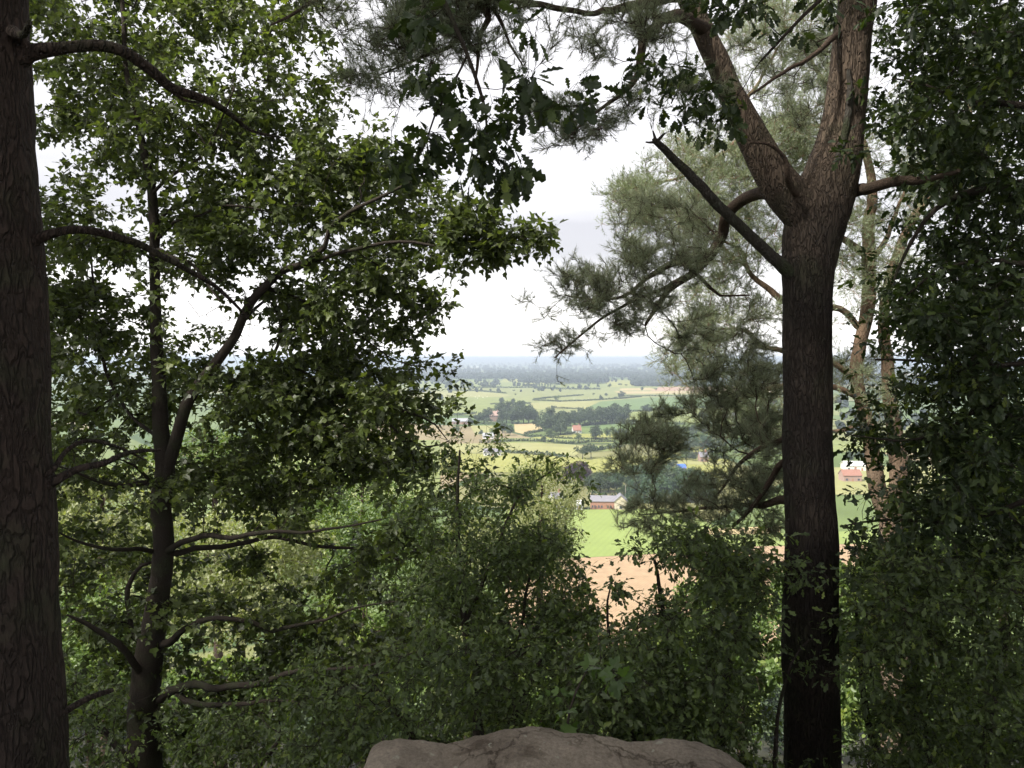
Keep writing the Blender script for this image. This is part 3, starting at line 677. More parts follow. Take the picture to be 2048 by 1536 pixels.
# ================================================================== forked pine
def pine():
    D = 6.3
    b = W(1626, 2200, D); root = empty('pine_tree', b, 'forked Scots pine with a dark lower trunk, orange upper stems and one broken dead limb', 'tree')
    T = Tree()
    T.limb([(1628, 2200, D, 135), (1628, 1700, D, 112), (1624, 1536, D, 108), (1623, 1400, D, 103), (1618, 1310, D, 106), (1620, 1200, D, 103), (1622, 1100, D, 101), (1619, 1000, D, 97), (1616, 900, D, 96), (1615, 800, D, 94), (1614, 700, D, 92), (1615, 600, D, 94), (1617, 540, D, 99), (1625, 480, D, 110), (1638, 425, D, 118), (1655, 380, D, 112), (1672, 320, D, 100), (1684, 250, D, 82), (1698, 150, D, 75), (1706, 60, D, 72), (1716, -30, D, 70), (1735, -400, D - .1, 60), (1760, -1000, D - .3, 40), (1780, -1700, D - .5, 20)], attach=False, name='trunk', res=.035, wob=.002)
    T.limb([(1632, 470, D, 80), (1600, 420, D - .02, 78), (1572, 385, D, 80), (1538, 335, D, 68), (1514, 290, D, 61), (1488, 240, D, 55), (1460, 185, D, 48), (1438, 130, D, 46), (1405, 60, D, 43), (1370, -20, D, 42), (1300, -200, D - .1, 38), (1220, -500, D - .3, 36), (1150, -900, D - .6, 20)], name='stem', res=.035, wob=.002)
    T.limb([(1625, 590, D + .02, 26), (1598, 562, D - .03, 30), (1568, 535, D - .1, 27), (1530, 500, D - .18, 23), (1480, 452, D - .26, 21), (1430, 405, D - .38, 20), (1385, 355, D - .44, 19), (1345, 315, D - .48, 16), (1312, 283, D - .52, 13), (1306, 277, D - .52, 7)], name='dead_limb', res=.03, wob=.003)
    T.limb([(1312, 283, D - .52, 8), (1306, 262, D - .52, 3)], name='snag', res=.02, wob=.001)
    T.limb([(1314, 284, D - .52, 8), (1326, 270, D - .54, 5), (1331, 266, D - .54, 3)], name='snag', res=.02, wob=.001)
    T.limb([(1312, 284, D - .52, 7), (1298, 285, D - .52, 4), (1291, 284, D - .52, 3)], name='snag', res=.02, wob=.001)
    T.limb([(1690, 385, D, 30), (1720, 382, D - .1, 24), (1770, 375, D - .3, 22), (1830, 362, D - .5, 18), (1870, 360, D - .6, 12), (1920, 340, D - .8, 8)], name='branch', res=.05)
    T.limb([(1650, 415, D - .2, 10), (1656, 385, D - .19, 15), (1672, 330, D - .18, 16), (1690, 262, D - .17, 15), (1700, 190, D - .16, 13), (1697, 140, D - .15, 8)], name='bark_scar', res=.03, wob=.004)
    # big drooping branch to the left, behind the dead limb
    DB = D + 1.2
    T.limb([(1575, 400, D + .1, 32), (1530, 388, D + .5, 25), (1490, 396, D + .8, 24), (1455, 432, D + 1, 22), (1442, 475, DB, 22), (1422, 510, DB, 19), (1385, 545, DB, 16), (1340, 580, DB, 12), (1310, 620, DB, 9), (1290, 650, DB, 5)], name='branch', res=.06, wob=.01)
    T.limb([(1425, 512, DB, 18), (1375, 520, DB - .1, 16), (1340, 530, DB - .2, 14), (1290, 560, DB - .2, 9), (1250, 590, DB - .2, 6), (1200, 600, DB - .2, 4), (1130, 590, DB - .2, 2.5)], name='branch', res=.06, wob=.01)
    T.limb([(1375, 550, DB, 10), (1320, 580, DB, 8), (1260, 605, DB, 6), (1200, 640, DB, 5), (1150, 680, DB - .1, 4), (1110, 715, DB - .1, 2.5)], name='branch', res=.06, wob=.01)
    T.limb([(1390, 545, DB, 9), (1420, 575, DB, 7), (1440, 590, DB, 5), (1500, 590, DB, 3)], name='branch', res=.06, wob=.01)
    # upper branches sweeping left over the gap
    T.limb([(1415, 60, D, 30), (1350, 30, D - .4, 24), (1290, 75, D - .8, 18), (1275, 150, D - 1, 14), (1240, 190, D - 1.1, 9), (1190, 225, D - 1.2, 6), (1130, 280, D - 1.2, 3)], name='branch', res=.05, wob=.01)
    T.limb([(1380, -20, D, 34), (1250, 15, D - .6, 16), (1180, 25, D - 1, 10), (1080, 10, D - 1.2, 12), (980, 0, D - 1.5, 20), (940, 40, D - 1.6, 12), (900, 90, D - 1.6, 9), (840, 115, D - 1.6, 6), (760, 150, D - 1.6, 3)], name='branch', res=.05, wob=.01)
    T.limb([(1330, -150, D, 34), (1100, -120, D - 1.0, 24), (960, -60, D - 1.6, 24), (975, 40, D - 1.7, 13), (960, 70, D - 1.7, 9), (955, 130, D - 1.7, 6), (950, 170, D - 1.7, 3)], name='branch', res=.05, wob=.01)
    T.limb([(980, 10, D - 1.6, 10), (1005, 50, D - 1.7, 7), (1020, 90, D - 1.7, 5), (1045, 130, D - 1.7, 3)], name='branch', res=.05, wob=.01)
    T.limb([(1250, -350, D - .2, 34), (1000, -330, D - 1, 24), (800, -180, D - 1.6, 18), (680, -40, D - 1.9, 12), (600, 20, D - 2, 7), (540, 50, D - 2, 3)], name='branch', res=.05, wob=.01)
    T.limb([(1685, 60, D, 16), (1640, 100, D - .3, 10), (1560, 150, D - .4, 7), (1500, 190, D - .5, 4)], name='branch', res=.05, wob=.01)
    T.limb([(1600, 400, D - .1, 14), (1575, 360, D - .3, 12), (1570, 320, D - .35, 9), (1540, 290, D - .4, 6), (1500, 285, D - .4, 4)], name='branch', res=.03, wob=.005)
    # lower drooping branches behind the trunk
    T.limb([(1600, 860, D + .1, 14), (1560, 880, D + .6, 12), (1520, 895, D + .9, 10), (1480, 925, D + 1.1, 8), (1450, 970, D + 1.2, 5), (1420, 1010, D + 1.2, 3)], name='branch', res=.06, wob=.01)
    T.limb([(1600, 900, D + .1, 16), (1560, 930, D + .4, 13), (1525, 985, D + .6, 10), (1500, 1020, D + .7, 8), (1465, 1055, D + .8, 5)], name='branch', res=.06, wob=.01)
    T.limb([(1600, 1000, D + .1, 22), (1560, 1000, D + .5, 17), (1520, 1010, D + .8, 12), (1480, 1010, D + 1, 8), (1380, 1020, D + 1.2, 5), (1280, 1030, D + 1.3, 2)], name='branch', res=.06, wob=.01)
    t = []
    f = lambda p, n, a, b, thr=-.4, fr=3.0: t.append(sprays(p, int(n * (1.5 if a > D and p[0][1] > 650 else 1.55 if a > D else 1.75 if p[0][1] < 200 else 1.3)), 9, a, b, .16, .05, thr=thr, freq=fr, off=1))
    # big left spray
    f([(1080, 585), (1120, 550), (1170, 520), (1230, 515), (1290, 500), (1370, 500), (1420, 540), (1400, 570), (1340, 600), (1300, 620), (1230, 625), (1160, 620), (1110, 610)], 330, DB - .7, DB + .5, -.6)
    f([(1250, 400), (1330, 380), (1420, 430), (1440, 500), (1400, 560), (1300, 530), (1240, 505), (1230, 470)], 240, DB - .5, DB + .7, -.4)
    f([(1180, 640), (1240, 615), (1310, 610), (1330, 640), (1290, 670), (1220, 665)], 60, DB - .3, DB + .3, -.9)
    f([(1075, 720), (1100, 680), (1130, 665), (1175, 655), (1180, 680), (1150, 700), (1115, 725)], 45, DB - .3, DB + .3, -.9)
    f([(1055, 610), (1095, 595), (1110, 610), (1075, 618)], 5, DB - .3, DB, -9)
    # upper sprays
    f([(600, -30), (860, -30), (900, 40), (860, 120), (800, 130), (740, 110), (700, 60), (640, 40)], 130, D - 2.1, D - 1.4, -.7)
    f([(700, 150), (760, 120), (850, 90), (900, 110), (830, 190), (760, 205), (700, 190)], 40, D - 1.9, D - 1.4, -.7)
    f([(890, -30), (1080, -30), (1090, 60), (1070, 110), (1000, 110), (930, 100), (880, 60)], 110, D - 2, D - 1.4, -.7)
    f([(1130, -30), (1340, -30), (1370, 60), (1320, 110), (1230, 130), (1140, 100)], 90, D - 1.4, D - .5, -.7)
    f([(1040, 220), (1130, 205), (1220, 200), (1290, 200), (1280, 250), (1200, 270), (1130, 290), (1090, 330), (1085, 310), (1120, 260), (1060, 250)], 110, D - 1.3, D - .8, -.9)
    f([(1270, 120), (1400, 100), (1450, 200), (1400, 260), (1300, 220)], 60, D - 1, D - .3, -.5)
    f([(100, -30), (270, -30), (200, 40), (130, 70)], 26, 4.4, 5.0, -.9) if False else None
    # mid and lower sprays
    f([(1360, 640), (1450, 620), (1560, 640), (1560, 720), (1500, 760), (1430, 740), (1380, 730), (1350, 700)], 150, D + .8, D + 2, -.3)
    f([(1385, 760), (1450, 720), (1560, 730), (1565, 860), (1500, 850), (1420, 830)], 230, D + .8, D + 2, -.4)
    f([(1200, 930), (1240, 870), (1320, 820), (1400, 780), (1470, 800), (1440, 850), (1380, 880), (1340, 920), (1300, 960), (1260, 940), (1230, 960)], 300, D + 1, D + 1.6, -1)
    f([(1440, 850), (1570, 800), (1575, 960), (1520, 1000), (1450, 960)], 150, D + .6, D + 1.6, -.4)
    f([(1360, 1000), (1420, 930), (1500, 930), (1570, 950), (1570, 1080), (1480, 1060), (1400, 1050)], 220, D + .6, D + 1.5, -.6)
    f([(1200, 1045), (1240, 1015), (1300, 1000), (1380, 1000), (1400, 1040), (1330, 1060), (1260, 1050)], 120, D + 1, D + 1.5, -.9)
    f([(1465, 90), (1560, 60), (1680, 100), (1660, 250), (1560, 260), (1500, 200)], 100, D - .2, D + 1.2, -.3)
    tips, dirs = T.grow(np.concatenate([a for a in t if a is not None]), bf=0.3, step=0.12, rtip=0.0019, expo=2.6, maxr=3)
    def rules(i, n, R):
        if n in ('trunk', 'stem'): return BARK_PINE, 64, 0.08, n
        if n in ('dead_limb', 'snag', 'bark_scar'): return BARK_DEAD, 14, 0.06, n
        return BARK_PTWIG, 12, 0.04, n
    limbs_out(T, root, rules)
    mb = MB(); T.twig_mesh(mb, 1)
    tufts(mb, tips, dirs, 4, 0, 1, nn=24, nlen=0.056, nw=0.0028)
    P = np.concatenate([ball_points(W(1150, -1000, D), (2.4, 2.4, 1.8), 900, .2), ball_points(W(1780, -1500, D), (3, 3, 2.4), 1200, .2)])
    add_leaves(mb, P, rnd(len(P)), nz(rnd(len(P)) * .7 + [0, 0, 1]), rng.uniform(.15, .35, len(P)), LOW_T, 0, rng.random(len(P)))
    mb.build('crown', [NEEDLE, BARK_PTWIG], root)
pine()

# ================================================================== twin-stemmed pine behind
def pine2():
    D = 14.5
    b = W(1790, 1250, D); root = empty('pine_tree', b, 'orange barked pine farther back, its two stems parting low down behind the forked pine', 'tree')
    T = Tree()
    T.limb([(1795, 1500, D, 64), (1792, 1300, D, 56), (1785, 1150, D, 46), (1780, 1040, D, 44), (1768, 1010, D, 40), (1755, 980, D, 33), (1748, 930, D, 31), (1735, 850, D, 27), (1722, 800, D, 25), (1712, 740, D, 25), (1722, 680, D, 25), (1738, 600, D, 27), (1736, 520, D, 26), (1738, 450, D, 22), (1745, 380, D, 18), (1730, 300, D, 15), (1700, 230, D, 12), (1640, 150, D, 8), (1600, 80, D, 5)], attach=False, name='trunk', res=.1, wob=.008)
    T.limb([(1785, 1050, D, 36), (1795, 1000, D - .1, 36), (1800, 940, D - .1, 38), (1790, 870, D, 30), (1780, 800, D, 28), (1775, 740, D, 24), (1770, 600, D, 20), (1820, 450, D, 18), (1880, 360, D, 16), (1930, 260, D, 12), (1950, 120, D, 8)], name='stem', res=.1, wob=.008)
    T.limb([(1735, 510, D, 18), (1700, 485, D - .2, 14), (1660, 470, D - .3, 13), (1600, 440, D - .4, 12), (1560, 380, D - .3, 10), (1520, 330, D, 8), (1480, 300, D, 5)], name='branch')
    T.limb([(1745, 520, D, 12), (1775, 470, D, 10), (1790, 430, D, 8), (1810, 380, D, 5)], name='branch')
    T.limb([(1720, 660, D, 14), (1680, 620, D, 13), (1600, 610, D, 14), (1550, 590, D, 13), (1500, 540, D + .2, 9), (1480, 500, D + .2, 6), (1440, 480, D, 4)], name='branch')
    T.limb([(1712, 760, D, 12), (1650, 720, D - .1, 11), (1560, 700, D - .2, 10), (1520, 690, D - .2, 8), (1490, 660, D - .2, 7), (1440, 660, D - .2, 4)], name='branch')
    T.limb([(1722, 800, D, 12), (1650, 770, D, 12), (1560, 770, D, 11), (1500, 790, D, 8), (1440, 820, D, 5)], name='branch')
    T.limb([(1736, 840, D, 9), (1680, 860, D, 8), (1620, 860, D, 7), (1560, 900, D, 5)], name='branch')
    T.limb([(1730, 300, D, 12), (1680, 250, D, 10), (1560, 260, D, 9), (1510, 250, D, 11), (1495, 200, D, 9), (1520, 160, D, 6), (1560, 90, D, 4)], name='branch')
    T.limb([(1510, 250, D, 8), (1450, 300, D, 7), (1380, 350, D, 5), (1290, 370, D, 3)], name='branch')
    T.limb([(1500, 540, D, 7), (1430, 480, D, 7), (1360, 430, D, 5), (1270, 430, D, 3)], name='branch')
    t = []
    f = lambda p, n, a=D - 1.4, b=D + 1.4, thr=-.3: t.append(sprays(p, int(n * 1.6), 12, a, b, .5, .16, thr=thr, freq=1.7, off=6))
    f([(1225, 345), (1260, 355), (1290, 350), (1330, 380), (1380, 360), (1480, 320), (1560, 400), (1560, 520), (1480, 540), (1380, 480), (1300, 470), (1240, 460), (1230, 430), (1260, 410), (1235, 390)], 480)
    f([(1480, 260), (1560, 230), (1650, 230), (1650, 330), (1560, 350), (1440, 330), (1400, 300)], 260, thr=-.5)
    f([(1450, 60), (1560, -20), (1700, 0), (1690, 180), (1560, 220), (1480, 180)], 300, thr=-.4)
    f([(1300, 300), (1400, 270), (1430, 340), (1360, 370)], 90)
    f([(1360, 560), (1460, 520), (1560, 560), (1560, 620), (1470, 640), (1400, 640), (1370, 620)], 130)
    f([(1350, 720), (1370, 650), (1450, 640), (1480, 700), (1440, 760), (1390, 760)], 150)
    f([(1440, 780), (1560, 740), (1560, 900), (1480, 880)], 120)
    f([(1665, 420), (1800, 400), (1820, 560), (1760, 620), (1670, 600)], 150, thr=-.1)
    f([(1690, 180), (1960, 60), (2000, 400), (1850, 420), (1740, 380)], 260, thr=-.3)
    f([(1665, 720), (1760, 700), (1790, 800), (1670, 820)], 90)
    tips, dirs = T.grow(np.concatenate(t), bf=0.3, step=0.22, rtip=0.003, expo=2.5, maxr=4)
    limbs_out(T, root, lambda i, n, R: (BARK_PINE2, 24 if n != 'branch' else 10, 0.05, n))
    mb = MB(); T.twig_mesh(mb, 1)
    tufts(mb, tips, dirs, 7, 0, 1, nn=18, nlen=0.08, nw=0.0065, sl=(0.12, 0.32), lift=.5, spread=1.0)
    mb.build('crown', [NEEDLE2, BARK_PINE2], root)
pine2()

# ================================================================== undershrubs close to the ledge
def shrub(label, polys, d0, d1, stems, T_leaf, size, matl, K=3, nl=4, group=None, name='shrub', holes=(), thr=-.3, extra=()):
    b = W(*stems[0][0][:3]); root = empty(name, b, label, 'shrub', group)
    T = Tree()
    for s in stems: T.limb(s, name='stem', res=.08, wob=.01, attach=False)
    t = np.concatenate([fill(p, n // 3, d0, d1, holes, thr=thr, freq=2.6, off=len(label) % 7) for p, n in polys] + [sprays(p, n * 2 // 3, 10, d0, d1, .28, .09, holes, thr=thr, freq=2.6, off=len(label) % 7) for p, n in polys if n > 30])
    t = thin_in(t, [(1150, 1000), (1430, 1000), (1410, 1045), (1345, 1065), (1325, 1100), (1395, 1125), (1390, 1170), (1300, 1185), (1275, 1240), (1225, 1265), (1195, 1215), (1160, 1140), (1150, 1060)], .05)
    t = thin_in(t, [(235, 1230), (350, 1230), (345, 1400), (340, 1600), (240, 1600)], .12)
    for p_, n_ in extra: t = np.concatenate([t, fill(p_, n_, 5.6, 5.85, thr=-9)])
    tips, dirs = T.grow(t, bf=.25, step=.12, rtip=.0016, expo=2.5, maxr=3)
    limbs_out(T, root, lambda i, n, R: (BARK_TWIG, 8, 0.02, n))
    mb = MB(); T.twig_mesh(mb, 1)
    sprigs(mb, tips, dirs, T_leaf, size, K, 0, 1, nl=nl, tl=(0.05, 0.15))
    mb.build('foliage', [matl, BARK_TWIG], root)
shrub('leafy green oak scrub left of the field gap with upright sprays against the fields',
      [([(880, 870), (925, 850), (950, 890), (1000, 875), (1038, 885), (1010, 915), (960, 920), (985, 960), (1040, 950), (1110, 930), (1120, 950), (1085, 985), (1050, 1000), (1080, 1030), (1140, 1030), (1175, 1055), (1165, 1120), (1130, 1160), (1180, 1180), (1190, 1240), (1170, 1400), (850, 1400), (820, 1000)], 900), ([(1060, 1010), (1140, 1030), (1175, 1055), (1165, 1120), (1130, 1160), (1180, 1180), (1190, 1240), (1100, 1250), (1040, 1100)], 120), ([(980, 1090), (1110, 1100), (1180, 1180), (1190, 1260), (1000, 1260)], 240)],
      6.4, 8.4, [[(980, 1750, 7.4, 40), (960, 1500, 7.4, 24), (930, 1250, 7.4, 14), (915, 1050, 7.4, 8), (920, 900, 7.4, 4)], [(980, 1750, 7.3, 24), (1020, 1450, 7.2, 12), (1050, 1200, 7.2, 6), (1090, 1060, 7.2, 2.5)], [(930, 1250, 7.4, 8), (1000, 1080, 7.2, 6), (1040, 990, 7.2, 5), (1100, 945, 7.2, 2.5)]], OAK_S, .062, HAZEL, K=4,
      holes=[(1100, 1000, 60, 50, .12), (900, 980, 30, 30, .5), (1010, 940, 40, 25, .3)], thr=-.25)
shrub('dense dark undershrub filling the hollow straight behind the sandstone ledge',
      [([(560, 1330), (800, 1280), (1000, 1240), (1200, 1250), (1300, 1300), (1320, 1560), (560, 1560)], 1000)],
      5.0, 7.0, [[(850, 1800, 6, 40), (830, 1500, 6, 20), (760, 1380, 6, 8)], [(900, 1800, 6, 40), (1000, 1500, 6, 20), (1080, 1320, 6, 8)], [(900, 1800, 5.8, 30), (1150, 1520, 5.8, 18), (1230, 1350, 5.8, 8)]], OAK_S, .056, HAZEL, thr=-.35)
shrub('mid green shrub with a jagged top against the tan field, left of the forked pine',
      [([(1240, 1110), (1275, 1080), (1290, 1100), (1310, 1060), (1340, 1045), (1370, 1060), (1430, 1060), (1480, 1090), (1540, 1070), (1555, 1060), (1520, 1150), (1505, 1560), (1150, 1560), (1160, 1300), (1180, 1240), (1215, 1170), (1245, 1150), (1265, 1200), (1300, 1180), (1360, 1200), (1330, 1130)], 1250), ([(1310, 1065), (1340, 1050), (1430, 1062), (1480, 1090), (1540, 1075), (1530, 1160), (1330, 1160)], 190)],
      4.9, 6.9, [[(1400, 1850, 5.9, 40), (1380, 1500, 5.9, 24), (1340, 1300, 5.9, 12), (1310, 1120, 5.9, 5)], [(1400, 1850, 5.8, 30), (1450, 1400, 5.8, 18), (1500, 1150, 5.8, 6)], [(1380, 1850, 5.7, 24), (1260, 1450, 5.7, 11), (1215, 1240, 5.7, 5), (1225, 1160, 5.7, 2.5)]], OAK_S, .058, HAZEL, K=4,
      holes=[(1260, 1120, 24, 26, .3), (1340, 1170, 30, 30, .4), (1210, 1260, 20, 20, .5)], thr=-.3,
      extra=[([(1245, 1112), (1275, 1078), (1292, 1098), (1268, 1128)], 5), ([(1206, 1172), (1248, 1150), (1262, 1200), (1218, 1222)], 7), ([(1290, 1090), (1330, 1050), (1345, 1110), (1310, 1135)], 10)])
shrub('dark tangled shrub at the lower right corner, right of the forked pine',
      [([(1720, 1110), (1800, 1120), (2100, 1080), (2100, 1570), (1735, 1570)], 1450), ([(1715, 1085), (1850, 1085), (1860, 1320), (1725, 1320)], 200)],
      4.9, 7.2, [[(1880, 1900, 6, 40), (1850, 1500, 6, 24), (1800, 1300, 6, 10)], [(1900, 1900, 5.8, 30), (1980, 1450, 5.8, 18), (2020, 1250, 5.8, 8)], [(1880, 1900, 6.2, 24), (1740, 1450, 6.2, 14), (1710, 1200, 6.2, 5)]], OAK_S, .056, HAZEL, K=4,
      holes=[(1870, 1090, 90, 14, .3), (1900, 1180, 40, 20, .4)], thr=-.4)
shrub('low leafy sprays crossing the foot of the forked pine trunk',
      [([(1555, 1250), (1610, 1245), (1670, 1270), (1690, 1330), (1640, 1350), (1570, 1330)], 26)],
      5.1, 5.6, [[(1560, 1800, 5.4, 16), (1550, 1500, 5.4, 9), (1580, 1330, 5.3, 5), (1620, 1280, 5.3, 3)]], OAK_S, .056, HAZEL, K=2, thr=-9)
shrub('shadowed low scrub in the bottom left corner around the foot of the slender maple',
      [([(60, 1330), (250, 1380), (420, 1420), (620, 1440), (700, 1470), (700, 1570), (60, 1570)], 480)],
      6.0, 8.0, [[(350, 1900, 7, 40), (300, 1600, 7, 20), (200, 1450, 7, 8)], [(380, 1900, 7, 30), (480, 1600, 7, 16), (560, 1480, 7, 8)]], OAK_S, .056, HAZEL, thr=-.3)
shrub('sycamore sapling with a few large bright green leaves above the ledge',
      [([(1090, 1330), (1180, 1290), (1260, 1310), (1290, 1340), (1190, 1400), (1130, 1470), (1080, 1440)], 22)],
      3.9, 4.5, [[(1130, 1750, 4.3, 12), (1130, 1550, 4.3, 7), (1140, 1420, 4.2, 5), (1180, 1330, 4.2, 3)]], MAP_T, .085, leaf_mat('sapling_leaf', [(0.0, (0.045, 0.08, 0.022)), (1.0, (0.09, 0.15, 0.035))], trans=.4), K=2, nl=3, name='sapling', thr=-9)
# ================================================================== trees down the slope
def crown_cloud(mb, c, rad, nblob, nleaf, size, T, m, seed_r=0.36, shell=0.55):
    """lumpy crown: many sub-balls of leaf clumps"""
    cs = ball_points(c, np.array(rad) * 0.78, nblob, 0.25)
    rs = rng.uniform(seed_r * .55, seed_r, nblob) * min(rad)
    k = rng.integers(0, nblob, nleaf)
    d = rnd(nleaf); d[:, 2] = np.where(d[:, 2] < -.3, -d[:, 2], d[:, 2])
    P = cs[k] + d * (rs[k] * rng.uniform(shell, 1.05, nleaf))[:, None]
    tone = np.clip(rng.random(nblob)[k] * .6 + rng.random(nleaf) * .4, 0, 1)
    add_leaves(mb, P, nz(rnd(nleaf) + d * .5), nz(d + rnd(nleaf) * .6), size * rng.uniform(.6, 1.3, nleaf), T, m, tone)
    return cs, rs

def slope_tree(px, py, d, wpx, hpx, matl, name, label, n=9000, leaf=.12, trunk_px=None, T_=LOW_T, holes=None, group='trees down the wooded slope'):
    c = W(px, py, d); rx = wpx / 2 / F * d; rz = hpx / 2 / F * d
    bz = float(terr(c[0], c[1])) - .3
    bx = c[0] if trunk_px is None else W(trunk_px, py, d)[0]
    root = empty(name, (bx, c[1], bz), label, 'tree', group)
    T = Tree(); h = c[2] + rz * .7
    r0 = 0.014 * (h - bz) + .05
    T.limb([(bx, c[1], bz, r0), (bx + .1, c[1] + .1, bz * .5 + c[2] * .5, r0 * .75), (c[0], c[1], c[2] - rz * .3, r0 * .5), (c[0] + .2, c[1], h, r0 * .12)], attach=False, world=True, name='trunk', res=.5, wob=.04)
    tp = np.array(ball_points(c, (rx * .85, rx * .85, rz * .85), 260, .3))
    T.grow(tp, bf=.4, step=.4, rtip=.006, expo=2.3, maxr=99)
    mb = MB(); tube(mb, T.limbs[0][1], T.limbs[0][2], 12, 0, rough=.05); mb.build('trunk', BARK_PTWIG, root)
    mb = MB(); T.twig_mesh(mb, 1)
    crown_cloud(mb, c, (rx, rx, rz), 110, int(n * 1.6), leaf * 1.15, T_, 0, .3)
    mb.build('crown', [matl, BARK_PTWIG], root)
GR = 'trees down the wooded slope'
slope_tree(1078, 1050, 44, 225, 310, WILLOW, 'birch_tree', 'pale feathery birch in the gap, just left of the long brick barn', 16000, .1)
slope_tree(930, 1130, 40, 260, 240, WILLOW, 'birch_tree', 'pale birch crown lower down, left of the feathery birch in the gap', 9000, .12)
slope_tree(200, 1060, 34, 420, 330, WILLOW, 'willow_tree', 'pale yellow-green crown glimpsed behind the maple trunk, between it and the old trunk', 12000, .14)
slope_tree(480, 1150, 30, 470, 400, WILLOW, 'willow_tree', 'pale olive crown seen through the lower limbs just right of the maple trunk', 12000, .13)
slope_tree(720, 1070, 38, 380, 380, ASH, 'ash_tree', 'mid green crown showing through the leaves below the left skyline, right of the maple', 10000, .14)
slope_tree(720, 1300, 27, 460, 280, ASH, 'ash_tree', 'lower green crown behind the long level limb of the maple', 10000, .13)
slope_tree(170, 1320, 26, 420, 320, ASH, 'ash_tree', 'green crown low at the left behind the foot of the old trunk', 9000, .13)
slope_tree(440, 1420, 20, 360, 200, ASH, 'ash_tree', 'leafy crown low down behind the base of the maple', 9000, .12)
slope_tree(1880, 1150, 24, 330, 180, ASH, 'ash_tree', 'bright green crown glowing through the dark leaves right of the twin-stemmed pine', 9000, .13)
slope_tree(2010, 960, 30, 260, 300, ASH, 'ash_tree', 'green crown behind the dark oak at the far right edge', 8000, .14)
slope_tree(1650, 1190, 26, 260, 150, ASH, 'ash_tree', 'green crown at the foot of the twin-stemmed pine behind the forked pine', 8000, .13)
slope_tree(1420, 1330, 22, 330, 180, ASH, 'ash_tree', 'green crown low down behind the jagged shrub under the fields', 8000, .12)
slope_tree(1050, 1370, 22, 420, 200, ASH, 'ash_tree', 'green crown in the hollow behind the ledge', 9000, .12)
slope_tree(1850, 1420, 18, 420, 220, ASH, 'ash_tree', 'green crown deep in shade behind the lower right shrub', 9000, .12)
slope_tree(430, 930, 60, 420, 170, ASH, 'ash_tree', 'distant slope-foot crown peeping under the left-hand sprays', 6000, .2)

slope_tree(1480, 1255, 30, 420, 190, ASH, 'ash_tree', 'broad crown below the tan field, seen through the shrubs left of the forked trunk', 9000, .13)
slope_tree(1760, 1290, 28, 380, 190, ASH, 'ash_tree', 'broad crown low behind the shrubs just right of the forked trunk', 9000, .13)
slope_tree(1240, 1400, 20, 420, 200, ASH, 'ash_tree', 'crown hidden in the hollow right behind the crest of the ledge', 8000, .12)
# undergrowth on the slope
def undergrowth():
    mb = MB(); n = 70000
    y = rng.uniform(4.2, 60, n) ** 1.0; y = 4.0 + (y - 4.0) ** 2 / 56.0; x = rng.uniform(-1, 1, n) * (y * .8 + 3.5)
    z = terr(x, y) + np.abs(rng.normal(size=n)) * .35
    P = np.stack([x, y, z], -1); keep = fbm(P, .5, 2) > -.35; P = P[keep]; n = len(P)
    add_leaves(mb, P, rnd(n), nz(rnd(n) * .6 + [0, 0, 1]), rng.uniform(.1, .3, n) * np.interp(P[:, 1], [4, 60], [.7, 2]), LOW_T, 0, rng.random(n))
    tag(mb.build('undergrowth', [HAZEL]), 'low green bramble and fern cover on the steep slope', 'undergrowth', kind='stuff')
undergrowth()

# wood behind the viewpoint (it shades the ledge and the near trees)
def behind():
    mbc = MB(); crown_cloud(mbc, (0, 0, 12.0), (5.2, 5.2, 6.5), 60, 2200, .6, LOW_T, 0, .4)
    mbt = MB(); Q = np.array([[0, 0, -1.], [.1, 0, 3], [0, .1, 7], [.2, 0, 12]]); Q, R = catmull(Q, np.array([.3, .25, .2, .1]), .5); tube(mbt, Q, R, 12, 0)
    spots = [(-9, -2.5, 'left of the old trunk'), (-4, -6, 'behind the viewpoint to the left'), (3.2, -4.5, 'behind the viewpoint to the right'), (9.5, -1, 'right of the dark oak'), (-13, 5, 'far left beside the maple'), (13, 8, 'far right beyond the oak')]
    r0 = None
    for x, y, w in spots:
        r = empty('woodland_tree', (x, y, float(terr(x, y))), 'tall dense woodland tree ' + w, 'tree', 'woodland trees round the viewpoint')
        if r0 is None:
            r0 = r
            a = mbc.build('crown', [OAK]); a.parent = r; t = mbt.build('trunk', [BARK_OLD]); t.parent = r
        else:
            for q in (a, t):
                c = q.copy(); C.objects.link(c); c.parent = r
        r.rotation_euler[2] = x
behind()

